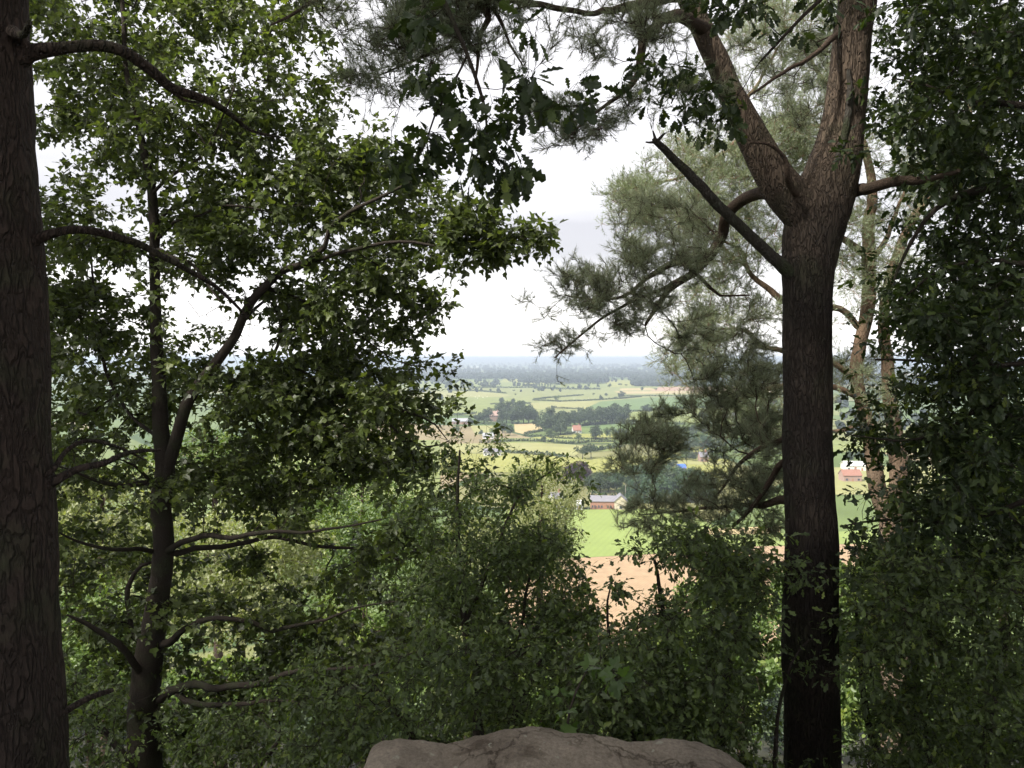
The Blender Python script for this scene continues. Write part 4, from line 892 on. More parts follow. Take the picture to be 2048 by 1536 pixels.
# ================================================================== the plain
def plain_mat():
    m, nt, out = mat('farmland')
    geo = nd(nt, 'ShaderNodeNewGeometry')
    mp = nd(nt, 'ShaderNodeMapping'); mp.inputs['Scale'].default_value = (1, .8, 1); mp.inputs['Rotation'].default_value = (0, 0, .3)
    nt.links.new(geo.outputs['Position'], mp.inputs[0])
    vo = nd(nt, 'ShaderNodeTexVoronoi', feature='F1', i_Scale=0.0042); nt.links.new(mp.outputs[0], vo.inputs['Vector'])
    sp = nd(nt, 'ShaderNodeSeparateColor'); nt.links.new(vo.outputs['Color'], sp.inputs[0])
    col = ramp(nt, [(0.0, (0.07, 0.11, 0.04)), (0.35, (0.1, 0.14, 0.045)), (0.6, (0.12, 0.16, 0.055)), (0.78, (0.17, 0.17, 0.07)), (0.9, (0.22, 0.18, 0.1))], sp.outputs[0])
    ve = nd(nt, 'ShaderNodeTexVoronoi', feature='DISTANCE_TO_EDGE', i_Scale=0.0042); nt.links.new(mp.outputs[0], ve.inputs['Vector'])
    edge = ramp(nt, [(0.008, (1, 1, 1)), (0.014, (0, 0, 0))], ve.outputs['Distance'])
    mx = nd(nt, 'ShaderNodeMix', data_type='RGBA'); nt.links.new(edge, mx.inputs[0]); nt.links.new(col, mx.inputs[6]); mx.inputs[7].default_value = (.05, .08, .03, 1)
    no = nd(nt, 'ShaderNodeTexNoise', i_Scale=.02, i_Detail=6.0); nt.links.new(geo.outputs['Position'], no.inputs['Vector'])
    g = ramp(nt, [(.3, (.8, .8, .8)), (.7, (1.15, 1.15, 1.15))], no.outputs['Fac'])
    mu = nd(nt, 'ShaderNodeMix', data_type='RGBA', blend_type='MULTIPLY'); mu.inputs[0].default_value = 1
    nt.links.new(mx.outputs[2], mu.inputs[6]); nt.links.new(g, mu.inputs[7])
    p = nd(nt, 'ShaderNodeBsdfPrincipled', i_Roughness=.95); p.inputs['Specular IOR Level'].default_value = .1
    nt.links.new(mu.outputs[2], p.inputs['Base Color']); nt.links.new(p.outputs[0], out.inputs[0]); return m
mb = MB(); xs = np.linspace(-14000, 14000, 40); ys = np.concatenate([np.linspace(120, 2000, 20), np.linspace(2500, 24000, 24)])
X, Y = np.meshgrid(xs, ys); i = np.arange(len(ys) - 1)[:, None]; j = np.arange(39)[None]; a = i * 40 + j
Zp = PLAIN + np.interp(Y, [0, 9000, 14000, 24000], [0, 0, 20, 62]) * (0.75 + .25 * np.sin(X / 3100.0 + 1) )
mb.add(np.stack([X.ravel(), Y.ravel(), Zp.ravel()], -1), np.stack([a, a + 1, a + 41, a + 40], -1).reshape(-1, 4), 0, .5, True)
tag(mb.build('plain', plain_mat()), kind='structure')

def field_mat(name, c, amp=.12, rows=None, scale=.05):
    m, nt, out = mat(name)
    geo = nd(nt, 'ShaderNodeNewGeometry')
    no = nd(nt, 'ShaderNodeTexNoise', i_Scale=scale, i_Detail=8.0, i_Roughness=.65); nt.links.new(geo.outputs['Position'], no.inputs['Vector'])
    g_ = sum(c) / 3; c = [(v * .86 + g_ * .14) * .67 for v in c]
    c1 = [v * (1 - amp) for v in c]; c2 = [v * (1 + amp) for v in c]
    col = ramp(nt, [(.32, c1), (.68, c2)], no.outputs['Fac'])
    if rows:
        mp = nd(nt, 'ShaderNodeMapping'); mp.inputs['Rotation'].default_value = (0, 0, rows[0]); nt.links.new(geo.outputs['Position'], mp.inputs[0])
        wv = nd(nt, 'ShaderNodeTexWave', i_Scale=rows[1], i_Distortion=1.5, i_Detail=3.0); wv.inputs['Detail Scale'].default_value = 2; nt.links.new(mp.outputs[0], wv.inputs['Vector'])
        g = ramp(nt, [(0, (rows[2],) * 3), (1, (1.05,) * 3)], wv.outputs['Fac'])
        mu = nd(nt, 'ShaderNodeMix', data_type='RGBA', blend_type='MULTIPLY'); mu.inputs[0].default_value = 1
        nt.links.new(col, mu.inputs[6]); nt.links.new(g, mu.inputs[7]); col = mu.outputs[2]
    p = nd(nt, 'ShaderNodeBsdfPrincipled', i_Roughness=.95); p.inputs['Specular IOR Level'].default_value = .1
    nt.links.new(col, p.inputs['Base Color']); nt.links.new(p.outputs[0], out.inputs[0]); return m
FM = {
    'lush': field_mat('lush_grass', (.29, .38, .09), .1, (.35, .12, .985), .03), 'tan': field_mat('ripe_corn', (.5, .34, .19), .14, (.5, .35, .9), .3),
    'green': field_mat('pasture', (.26, .31, .08), .2), 'deep': field_mat('deep_pasture', (.16, .25, .08)),
    'pale': field_mat('pale_pasture', (.28, .31, .10), .2), 'yell': field_mat('mown_meadow', (.36, .37, .08), .12, (.1, .09, .95)),
    'olive': field_mat('dry_meadow', (.37, .37, .13)), 'straw': field_mat('stubble', (.55, .43, .2)), 'red': field_mat('red_soil', (.5, .31, .2))}
fields = [
    ('pale', [(700, 768), (1500, 768), (1700, 830), (600, 830)]),
    ('green', [(800, 760.5), (1500, 760.5), (1500, 776), (800, 776)]),
    ('yell', [(1008, 757), (1042, 758), (1040, 765), (1002, 764)]), ('yell', [(1045, 758), (1115, 761), (1112, 768), (1050, 768)]),
    ('yell', [(1211, 760), (1264, 761), (1276, 772), (1212, 775)]), ('green', [(1096, 767), (1215, 768), (1215, 776), (1096, 775)]),
    ('red', [(1318, 774), (1420, 773.5), (1560, 774), (1560, 783), (1300, 782)]), ('straw', [(1228, 782.5), (1560, 782.6), (1560, 787.5), (1240, 787)]),
    ('straw', [(1240, 777), (1300, 775.5), (1312, 780), (1240, 781)]),
    ('olive', [(785, 783), (940, 783), (990, 786), (1025, 791), (1000, 794), (900, 794), (785, 797)]),
    ('straw', [(690, 812), (744, 809), (748, 822), (720, 829), (690, 829)]), ('red', [(700, 749), (760, 747), (764, 752), (700, 753)]),
    ('green', [(884, 795), (1000, 794), (1060, 803), (1060, 815), (900, 832), (760, 832)]),
    ('olive', [(1058, 806), (1130, 803), (1240, 801), (1235, 818), (1066, 818)]),
    ('deep', [(1200, 803), (1300, 795), (1390, 793.5), (1560, 793), (1560, 812), (1316, 819), (1245, 823.5), (1170, 817)]),
    ('green', [(1246, 825), (1330, 820), (1560, 814), (1560, 850), (1246, 842)]),
    ('olive', [(940, 851), (990, 851), (990, 870), (950, 869)]), ('straw', [(1028, 848), (1086, 845), (1086, 861), (1050, 869), (1030, 864)]),
    ('deep', [(1160, 853), (1215, 847), (1270, 845), (1270, 862), (1215, 860)]),
    ('yell', [(1062, 875), (1100, 872), (1144, 868), (1225, 866), (1228, 877), (1140, 878), (1080, 878)]),
    ('green', [(1000, 876), (1228, 878), (1228, 886), (1000, 886)]),
    ('olive', [(880, 888), (1060, 885), (1145, 889), (1175, 894), (1150, 912), (1090, 909), (880, 905)]),
    ('yell', [(840, 906), (1050, 908), (1150, 915), (1300, 912), (1460, 918), (1460, 945), (840, 945)]),
    ('green', [(1180, 892), (1240, 888), (1240, 900), (1180, 904)]), ('yell', [(1325, 893), (1420, 888), (1420, 910), (1325, 912)]),
    ('olive', [(1330, 919), (1460, 923), (1460, 930), (1330, 928)]),
    ('straw', [(1180, 983), (1250, 983), (1250, 996), (1180, 997)]),
    ('yell', [(1390, 950), (1440, 952), (1440, 972), (1385, 968)]),
    ('green', [(1640, 880), (1850, 880), (1850, 905), (1640, 905)]), ('olive', [(1640, 935), (1950, 930), (1950, 985), (1640, 990)]),
    ('green', [(500, 880), (880, 880), (880, 1000), (500, 1000)]),
    ('lush', [(1010, 1021), (1180, 1019), (1330, 1017), (1430, 1050), (1560, 1066), (1800, 1060), (1800, 1085), (1487, 1093), (1316, 1107), (1165, 1115), (1010, 1121)]),
    ('straw', [(1405, 1058), (1560, 1052), (1560, 1068), (1405, 1070)]),
    ('tan', [(1010, 1122), (1165, 1115.5), (1316, 1107.5), (1487, 1093.5), (1800, 1086), (1800, 1290), (1010, 1300)]),
]
for k, (fm, poly) in enumerate(fields):
    mb = MB(); z = PLAIN + .05 + .012 * k
    mb.add([G(x, y, z) for x, y in poly], [list(range(len(poly)))], 0)
    tag(mb.build('field', FM[fm]), kind='structure')

# hedges
def hedge(poly, h, label, matl=None, w=None):
    pts = [G(*p) for p in poly]
    mb = MB(); w = w or h * .7
    for p, q in zip(pts[:-1], pts[1:]):
        L = np.linalg.norm(q - p); n = int(L / (h * .45)) + 2
        u = rng.random(n * 12)[:, None]; c = p + (q - p) * u
        hh = h * (0.75 + .25 * fbm(c, .09, 1) + .18 * fbm(c, .5, 2))
        c = c + np.stack([rng.normal(size=len(c)) * w * .4, rng.normal(size=len(c)) * w * .4, hh * rng.uniform(.15, 1, len(c))], -1)
        add_leaves(mb, c, rnd(len(c)), nz(rnd(len(c)) * .8 + [0, 0, 1]), h * rng.uniform(.35, .7, len(c)), LOW_T, 0, rng.random(len(c)))
    tag(mb.build('hedge', [matl or FARLEAF]), label, 'hedge', 'hedges between the fields')
hs = [
    ([(1020, 807), (1062, 808)], 3, 'short dark hedge linking two round trees above the left end of the wooded copse'),
    ([(1066, 801), (1094, 802), (1121, 803.5), (1176, 801.5), (1234, 798), (1283, 794)], 3, 'long gently rising hedge crossing the pale pasture beneath the two small round trees'),
    ([(1068, 799), (1109, 795), (1150, 792), (1166, 791)], 3, 'faint hedge running up from the left end of the long rising hedge'),
    ([(1108, 817), (1166, 818.5)], 3, 'short hedge along the far side of the copse, right of a low round tree'),
    ([(900, 776), (1000, 776), (1074, 776), (1117, 779), (1200, 779)], 5, 'far hedge below the row of slim poplars'),
    ([(1100, 769), (1212, 768)], 6, 'far hedge at the foot of the dark wood, between the poplars and the yellow field'),
    ([(1240, 793), (1306, 792.5), (1390, 793)], 3, 'thin hedge between the pale strip and the deep green field'),
    ([(1245, 824), (1285, 823), (1330, 818), (1560, 812)], 3, 'hedge on the near side of the deep green field'),
    ([(1049, 869), (1084, 862)], 2.5, 'small hedge on the near edge of the straw coloured field'),
    ([(1047, 873), (1094, 874), (1137, 869), (1162, 864)], 2.5, 'hedge curving to the garden of the red roofed house'),
    ([(1098, 876), (1145, 879), (1221, 879)], 2.5, 'hedge along the lower side of the thin yellow meadow'),
    ([(960, 886), (1043, 883), (1084, 884), (1141, 888), (1186, 885), (1230, 884)], 3, 'long dark hedge above the broad dry meadow'),
    ([(1000, 905), (1049, 908), (1094, 911), (1133, 915)], 3, 'broken hedge between the dry meadow and the bright yellow-green meadow'),
    ([(1180, 904), (1205, 900), (1242, 893)], 4, 'bushy hedge rising right of the spreading clump'),
    ([(1162, 853), (1215, 846), (1273, 844)], 3.5, 'hedge behind the red roofed house at the foot of the copse'),
    ([(1250, 850), (1300, 848), (1370, 849)], 3, 'hedge level with the red roofed house, farther right'),
    ([(892, 781), (952, 782), (1011, 787)], 3.5, 'hedge on the far side of the left olive field'),
    ([(905, 831), (952, 827)], 3, 'short hedge on the near side of the left green pasture'),
    ([(980, 809), (1003, 808)], 2.5, 'stub of hedge beside the leftmost round field tree'),
    ([(1180, 992), (1205, 994), (1234, 997)], 2.8, 'low garden hedge behind the brick barn'),
    ([(1330, 915), (1400, 918), (1450, 918)], 3, 'hedge in front of the right-hand yellow meadow'),
    ([(1500, 790), (1560, 789)], 3, 'far hedge glimpsed through the pine beside the forked trunk'),
    ([(860, 1020.5), (1178, 1018.5), (1245, 1018.2)], 1.6, 'trimmed low hedge at the top of the bright green field in front of the barn'),
]
for p, h, l in hs: hedge(p, h, l)

# field trees: shared crowns
def proto(matl, w=.5, h=.9, nb=20, n=1300, leaf=.085, tr=True, z0=.07, sharp=False):
    """tree of unit height standing at the origin"""
    mb = MB()
    if sharp:
        k = n; zz = rng.uniform(.04, 1, k); r = w * (1 - zz) ** .8 * rng.uniform(.5, 1.05, k) + .01; a = rng.uniform(0, 6.283, k)
        P = np.stack([np.cos(a) * r, np.sin(a) * r, zz], -1)
        add_leaves(mb, P, nz(np.stack([np.cos(a), np.sin(a), -.3 + 0 * a], -1) + rnd(k) * .3), nz(rnd(k) * .5 + [0, 0, 1]), leaf * rng.uniform(.6, 1.3, k), LOW_T, 0, rng.random(k))
    else:
        crown_cloud(mb, (0, 0, z0 + h / 2), (w, w, h / 2), nb, n, leaf, LOW_T, 0, .45)
    cm = mb.build('crown', [matl]); 
    mt = MB(); Q, R = catmull(np.array([[0, 0, -.02], [.01, 0, .2], [0, .01, .45], [0, 0, .62]]), np.array([.03, .024, .018, .006]), .1); tube(mt, Q, R, 7, 0)
    tm = mt.build('trunk', [BARK_TWIG])
    return (cm, tm)
PR = {'round': [proto(FARLEAF), proto(FARLEAF, .58, .9, 16), proto(FARLEAF, .46, .92, 22)],
      'pale': [proto(PALELEAF, .55, .92, 18), proto(PALELEAF, .48, .92, 18)],
      'bush': [proto(FARLEAF, .75, .95, 12, 700, .1, z0=.02)], 'palebush': [proto(PALELEAF, .75, .95, 12, 700, .1, z0=.02)],
      'purple': [proto(PURPLE, .56, .95, 26, 3600, .055, z0=.04)],
      'conifer': [proto(CONIF, .3, 1, n=1500, leaf=.09, sharp=True), proto(CONIF, .36, 1, n=1500, leaf=.09, sharp=True)],
      'big': [proto(FARLEAF, .55, .95, 34, 5000, .05, z0=.03), proto(CONIF, .5, .96, 34, 5000, .05, z0=.03), proto(CONIF, .6, .95, 34, 5000, .05, z0=.03)],
      'poplar': [proto(FARLEAF, .14, .95, 14, 500, .09, z0=.04)]}
used = set()
def tree_at(px, py, hpx, kind, label, group, name=None, var=None):
    b = G(px, py); D = b[1] / CT; h = hpx / F * D
    L = PR[kind]; k = random.randrange(len(L)) if var is None else var
    nm = name or {'round': 'field_tree', 'pale': 'willow_tree', 'bush': 'bush', 'palebush': 'bush', 'purple': 'copper_beech', 'conifer': 'conifer', 'big': 'broadleaf_tree', 'poplar': 'poplar'}[kind]
    r = empty(nm, b, label, 'bush' if 'bush' in kind else 'tree', group)
    r.rotation_euler[2] = random.random() * 6.28; s = random.uniform(.92, 1.12); r.scale = (h * s, h * s, h)
    for q in L[k]:
        if (kind, k) in used: q2 = q.copy(); C.objects.link(q2)
        else: q2 = q
        q2.parent = r
    used.add((kind, k))
ORD = ['leftmost', 'second from the left', 'third from the left', 'fourth from the left', 'fifth from the left', 'sixth from the left', 'seventh from the left', 'eighth from the left', 'ninth from the left', 'tenth from the left', 'eleventh from the left', 'twelfth from the left', 'thirteenth from the left', 'rightmost']
def row(items, kind, phrase, group, jit=0):
    n = len(items)
    for i, it in enumerate(sorted(items)):
        w = 'rightmost' if i == n - 1 else ORD[i]
        kd = it[3] if len(it) > 3 else kind
        tree_at(it[0], it[1], it[2], kd, f'{w} {phrase}', group)
row([(1141, 851, 24), (1150, 850, 28), (1159, 852, 30), (1169, 849, 33), (1180, 851, 35), (1191, 850, 34), (1201, 849, 33), (1213, 848, 36), (1224, 848, 38), (1234, 848, 37), (1244, 847, 32)], 'round', 'tall tree in the long dark copse above the red roofed house', 'trees of the long copse')
row([(1148, 846, 27), (1164, 845, 30), (1178, 845, 34), (1205, 844, 34), (1220, 843, 40), (1240, 842, 38), (1250, 843, 30)], 'round', 'crown in the back rank of the long dark copse', 'trees of the long copse')
row([(1085, 862, 38), (1094, 868, 40), (1103, 858, 46), (1112, 864, 42), (1121, 871, 36), (1128, 860, 40)], 'round', 'tree in the tight clump left of the red roofed house', 'trees of the clump left of the red roofed house')
row([(958, 848, 26), (968, 846, 30), (978, 842, 28), (1003, 840, 36), (1013, 846, 34), (1024, 848, 33), (1036, 848, 36), (1047, 847, 38), (1057, 846, 34), (1068, 846, 30)], 'round', 'tree in the copse sheltering the pinkish country house', 'trees round the country house')
row([(976, 850, 15, 'bush'), (990, 852, 11, 'palebush'), (999, 851, 14, 'bush')], 'bush', 'low tree screening the front of the pinkish country house', 'trees round the country house')
row([(1000, 836, 30), (1018, 834, 34), (1040, 836, 36), (1060, 838, 30)], 'round', 'crown at the back of the copse by the country house', 'trees round the country house')
for a in [(941, 850, 16, 'round', 'round dark tree at the left edge of the country house copse'), (1047, 815, 15, 'round', 'tall field tree standing just above the copse by the country house'),
          (1026, 807.5, 11, 'round', 'small round tree at the left end of the short dark hedge'), (1003, 807.5, 13, 'round', 'round tree by the stub of hedge in the left green pasture'),
          (1106, 819.5, 9, 'bush', 'low domed tree left of the hedge behind the copse'), (1089, 801.5, 8, 'bush', 'little dome at the left end of the rising hedge'), (1114, 803.5, 14, 'pale', 'pale willow on the long rising hedge'),
          (1202, 800, 11, 'round', 'small round tree on the rising hedge, the larger of a pair'), (1212, 793, 7.5, 'round', 'smaller round tree just above its larger neighbour on the rising hedge'),
          (1243, 797.5, 17, 'round', 'tall narrow tree on the right part of the rising hedge'), (1187, 791.5, 5.5, 'bush', 'low bush out in the pale pasture'), (1231, 799, 6, 'bush', 'low bush left of the tall narrow hedge tree'),
          (1293, 828, 22, 'round', 'tall solitary tree by the lower edge of the deep green field'), (1322, 822, 13, 'round', 'tree at the pine tips, right of the tall solitary tree'), (1257, 824, 9.5, 'round', 'small tree at the right end of the long copse'),
          (1242, 852, 13, 'bush', 'round bush in front of the right end of the long copse'), (1191, 880, 30, 'round', 'large dark tree in the yellow meadow right of the red roofed house'), (1156, 880, 15, 'pale', 'small pale tree in front of the red roofed house'),
          (1097, 875, 20, 'pale', 'pale tree in front of the tight clump'), (1087, 885, 13, 'round', 'left one of two little trees on the long dark hedge'), (1104, 885, 9, 'round', 'right one of two little trees on the long dark hedge'),
          (1051, 910, 10, 'bush', 'dark bush at the left end of the broken hedge'), (1108, 911, 8, 'pale', 'pale sapling-sized tree on the broken hedge'), (1165, 919, 27, 'bush', 'broad spreading dark clump beside the bright meadow'), (1182, 917, 30, 'bush', 'right half of the spreading clump beside the bright meadow'),
          (1220, 878, 26, 'pale', 'grey-green willow right of the large dark meadow tree'), (1233, 876, 22, 'round', 'rounded tree behind the grey-green willow'), (1271, 863, 12, 'round', 'small dark tree above the drooping pine spray'), (1250, 872, 18, 'round', 'tree half hidden by the tip of the drooping pine spray'),
          (1078, 783.5, 9, 'round', 'tree on the far pasture below the poplars'), (1146, 779.5, 6.5, 'bush', 'low dome on the far pasture between poplars and yellow field'), (1284, 781.5, 8, 'round', 'round tree in front of the reddish soil field'), (1312, 782, 6, 'bush', 'wide low bush in front of the reddish soil field'),
          (1158, 774, 7, 'round', 'tree at the foot of the far wood, first in its scattered row'), (1177, 774, 7, 'round', 'tree at the foot of the far wood, second in its scattered row'), (1196, 775.5, 8, 'round', 'tree at the foot of the far wood, third in its scattered row'), (1219, 775.5, 9, 'round', 'tree at the foot of the far wood, last in its scattered row'),
          (1240, 773, 7, 'bush', 'bush in the yellow field under the far wood'), (1252, 774, 6, 'bush', 'bush at the right of the yellow field under the far wood'), (1116, 774, 8, 'bush', 'dome just right of the poplars'), (1128, 773, 5, 'bush', 'smaller dome right of the poplars'),
          (912, 782, 9.5, 'round', 'left tree on the hedge beyond the left olive field'), (925, 777, 9, 'bush', 'broad tree beyond the left olive field'), (980, 779.5, 11, 'bush', 'wide dark clump beyond the left olive field'), (941, 782, 6, 'round', 'small tree on the hedge beyond the left olive field'), (960, 774, 8, 'bush', 'far clump above the left olive field'), (896, 776, 10, 'round', 'far tree beside the tip of the maple leaves'),
          (849, 811, 8, 'round', 'tree glimpsed between the maple leaves in the left pasture'), (914, 866, 17, 'pale', 'pale tree left of the pale willows'), (962, 871, 12, 'round', 'dark round bushy tree left of the pale willow group'), (990, 873, 22, 'pale', 'broad pale willow below the country house'), (1006, 866, 24, 'round', 'dark tree behind the broad pale willow'), (1020, 871, 22, 'round', 'dark tree to the right of the broad pale willow'),
          (1028, 784, 5, 'bush', 'tiny bush below the far hedge, left'), (1031, 792, 5, 'bush', 'tiny bush at the tip of the olive field')]:
    tree_at(*a[:5], 'single trees in the fields')
row([(x, 775, 11.5) for x in (1079, 1084, 1090, 1096, 1101)], 'poplar', 'slim poplar in the far row', 'row of poplars')
row([(1048, 775, 10), (1056, 775, 11), (1064, 775, 10), (1071, 775, 9)], 'round', 'far tree of the four left of the poplars', 'far trees left of the poplars')
row([(1336, 905, 34), (1350, 902, 40), (1364, 908, 44), (1378, 912, 42), (1392, 908, 40), (1408, 905, 38), (1424, 903, 36), (1440, 900, 34)], 'big', 'big tree of the wood behind the drooping pine branches', 'trees behind the pine branches')
row([(1345, 880, 26), (1362, 876, 30), (1385, 878, 30), (1405, 874, 30), (1430, 872, 28)], 'round', 'crown at the back of the wood behind the pine branches', 'trees behind the pine branches')
row([(1330, 917, 9, 'palebush'), (1347, 919, 13, 'bush'), (1358, 921, 12, 'palebush'), (1371, 920, 24, 'pale'), (1386, 922, 19, 'round'), (1340, 912, 8, 'bush'), (1402, 910, 8, 'bush')], 'bush', 'garden tree or bush beyond the blue roof', 'garden trees beyond the blue roof')
row([(1128, 965, 32), (1141, 969, 41), (1161, 967, 44), (1172, 972, 36)], 'purple', 'purple copper beech behind the feathery birch', 'copper beeches')
row([(1185, 985, 40), (1200, 988, 44), (1216, 985, 46), (1232, 982, 40)], 'big', 'dark tree right of the copper beeches', 'dark trees right of the copper beeches')
row([(1248, 1000, 30, 'big'), (1262, 1003, 44, 'conifer'), (1275, 999, 52, 'big'), (1290, 1004, 50, 'conifer'), (1304, 998, 62, 'big'), (1318, 1004, 56, 'big'), (1333, 1000, 60, 'big'), (1349, 1004, 54, 'big'), (1366, 1002, 58, 'conifer'), (1382, 1006, 50, 'big'), (1398, 1002, 52, 'big'), (1414, 1006, 44, 'big')], 'big', 'tree along the front of the grey-green wood right of the barn', 'front trees of the wood by the barn')
row([(1258, 975, 50), (1280, 970, 46), (1300, 968, 50), (1325, 972, 50), (1350, 975, 44), (1375, 978, 44), (1400, 980, 40), (1420, 985, 38)], 'big', 'crown in the rear of the grey-green wood right of the barn', 'rear trees of the wood by the barn')
row([(1325, 938, 22), (1342, 940, 26), (1300, 938, 16)], 'round', 'tree left of the blue roof', 'trees left of the blue roof')
row([(1240, 1019, 8), (1255, 1019, 14), (1262, 1018, 11)], 'bush', 'bush at the right end of the barn', 'bushes by the barn')
row([(1480, 850, 26), (1500, 858, 28), (1525, 856, 28), (1550, 852, 26), (1700, 925, 24), (1722, 922, 26), (1745, 925, 28)], 'round', 'tree seen in the gaps round the forked pine trunk', 'trees in the gaps round the forked pine')
row([(1470, 905, 30), (1500, 910, 34), (1535, 908, 34), (1565, 906, 34), (1600, 905, 34)], 'big', 'tree half hidden behind the drooping needles and the forked trunk', 'trees half hidden behind the drooping needles')
row([(1082, 1005, 26), (1102, 1010, 22), (1122, 1012, 20), (1060, 1008, 28)], 'round', 'tree by the white garden buildings behind the birch', 'trees behind the birch')

PR['slope'] = [proto(ASH, .5, .93, 36, 7000, .04, z0=.04), proto(FARLEAF, .55, .93, 36, 7000, .042, z0=.04), proto(ASH, .45, .95, 36, 7000, .04, z0=.03)]
def foot_row(dist, h, phrase, x0, x1):
    for i in range(14):
        px = x0 + (x1 - x0) * i / 13 + random.uniform(-25, 25); d = dist + random.uniform(-12, 12)
        x = (px - 1024) / F * d; z = float(terr(x, d)); k = i % 3
        w = ORD[i] if i < 13 else 'rightmost'
        r = empty('ash_tree', (x, d, z - .5), w + ' ' + phrase, 'tree', 'trees at the foot of the wooded slope')
        s = h * random.uniform(.85, 1.12); r.scale = (s, s, s); r.rotation_euler[2] = i * 1.3
        for q in PR['slope'][k]:
            if ('slope', k) in used: q = q.copy(); C.objects.link(q)
            q.parent = r
        used.add(('slope', k))
foot_row(105, 14, 'treetop in the near rank at the slope foot', 60, 2000)
foot_row(150, 14, 'treetop in the far rank at the slope foot', 90, 1960)

# distant woods
def wood(name, label, strips, n, hmin, hmax, matl=None):
    mb = MB(); base = ico()
    for (x0, x1, y0, y1, w) in strips:
        k = int(n * w); px = rng.uniform(x0, x1, k); py = rng.uniform(y0, y1, k) if y1 > y0 else np.full(k, y0)
        for a, b in zip(px, py):
            g = G(a, b); h = rng.uniform(hmin, hmax); r = h * rng.uniform(.35, .6)
            g[2] += np.interp(g[1], [9000, 14000, 24000], [0, 20, 62])
            V = base[0] * np.array([r, r, h * .5]) * (1 + .25 * rng.normal(size=(len(base[0]), 1))) + g + np.array([0, 0, h * .5])
            mb.add(V, base[1], 0, rng.random())
    tag(mb.build(name, [matl or WOODLEAF]), label, 'wood', kind='stuff')
def ico():
    import bmesh
    bm = bmesh.new(); bmesh.ops.create_icosphere(bm, subdivisions=2, radius=1)
    V = np.array([v.co[:] for v in bm.verts]); Fc = np.array([[v.index for v in f.verts] for f in bm.faces]); bm.free(); return V, Fc
wood('far_wood', 'broad blue-grey wood stretching right across the plain below the horizon', [(860, 1060, 752, 758, .22), (1040, 1215, 753, 766, .3), (1060, 1400, 749, 755, .25), (1265, 1600, 755, 773, .45), (1600, 1900, 756, 772, .2), (600, 900, 750, 762, .3)], 2600, 9, 19)
wood('far_wood', 'second band of hazy woodland behind the broad wood', [(600, 1900, 741, 748, 1)], 1000, 12, 22)
wood('far_wood', 'faintest woodland strips just under the horizon', [(500, 2000, 728, 740, 1)], 900, 14, 30)
wood('far_wood', 'scattered hedgerow trees between the far wood bands', [(700, 1000, 762, 774, .3), (1000, 1560, 757, 766, .25), (890, 1200, 766, 785, .1), (600, 900, 776, 805, .15), (1400, 1900, 790, 870, .3)], 380, 5, 12)

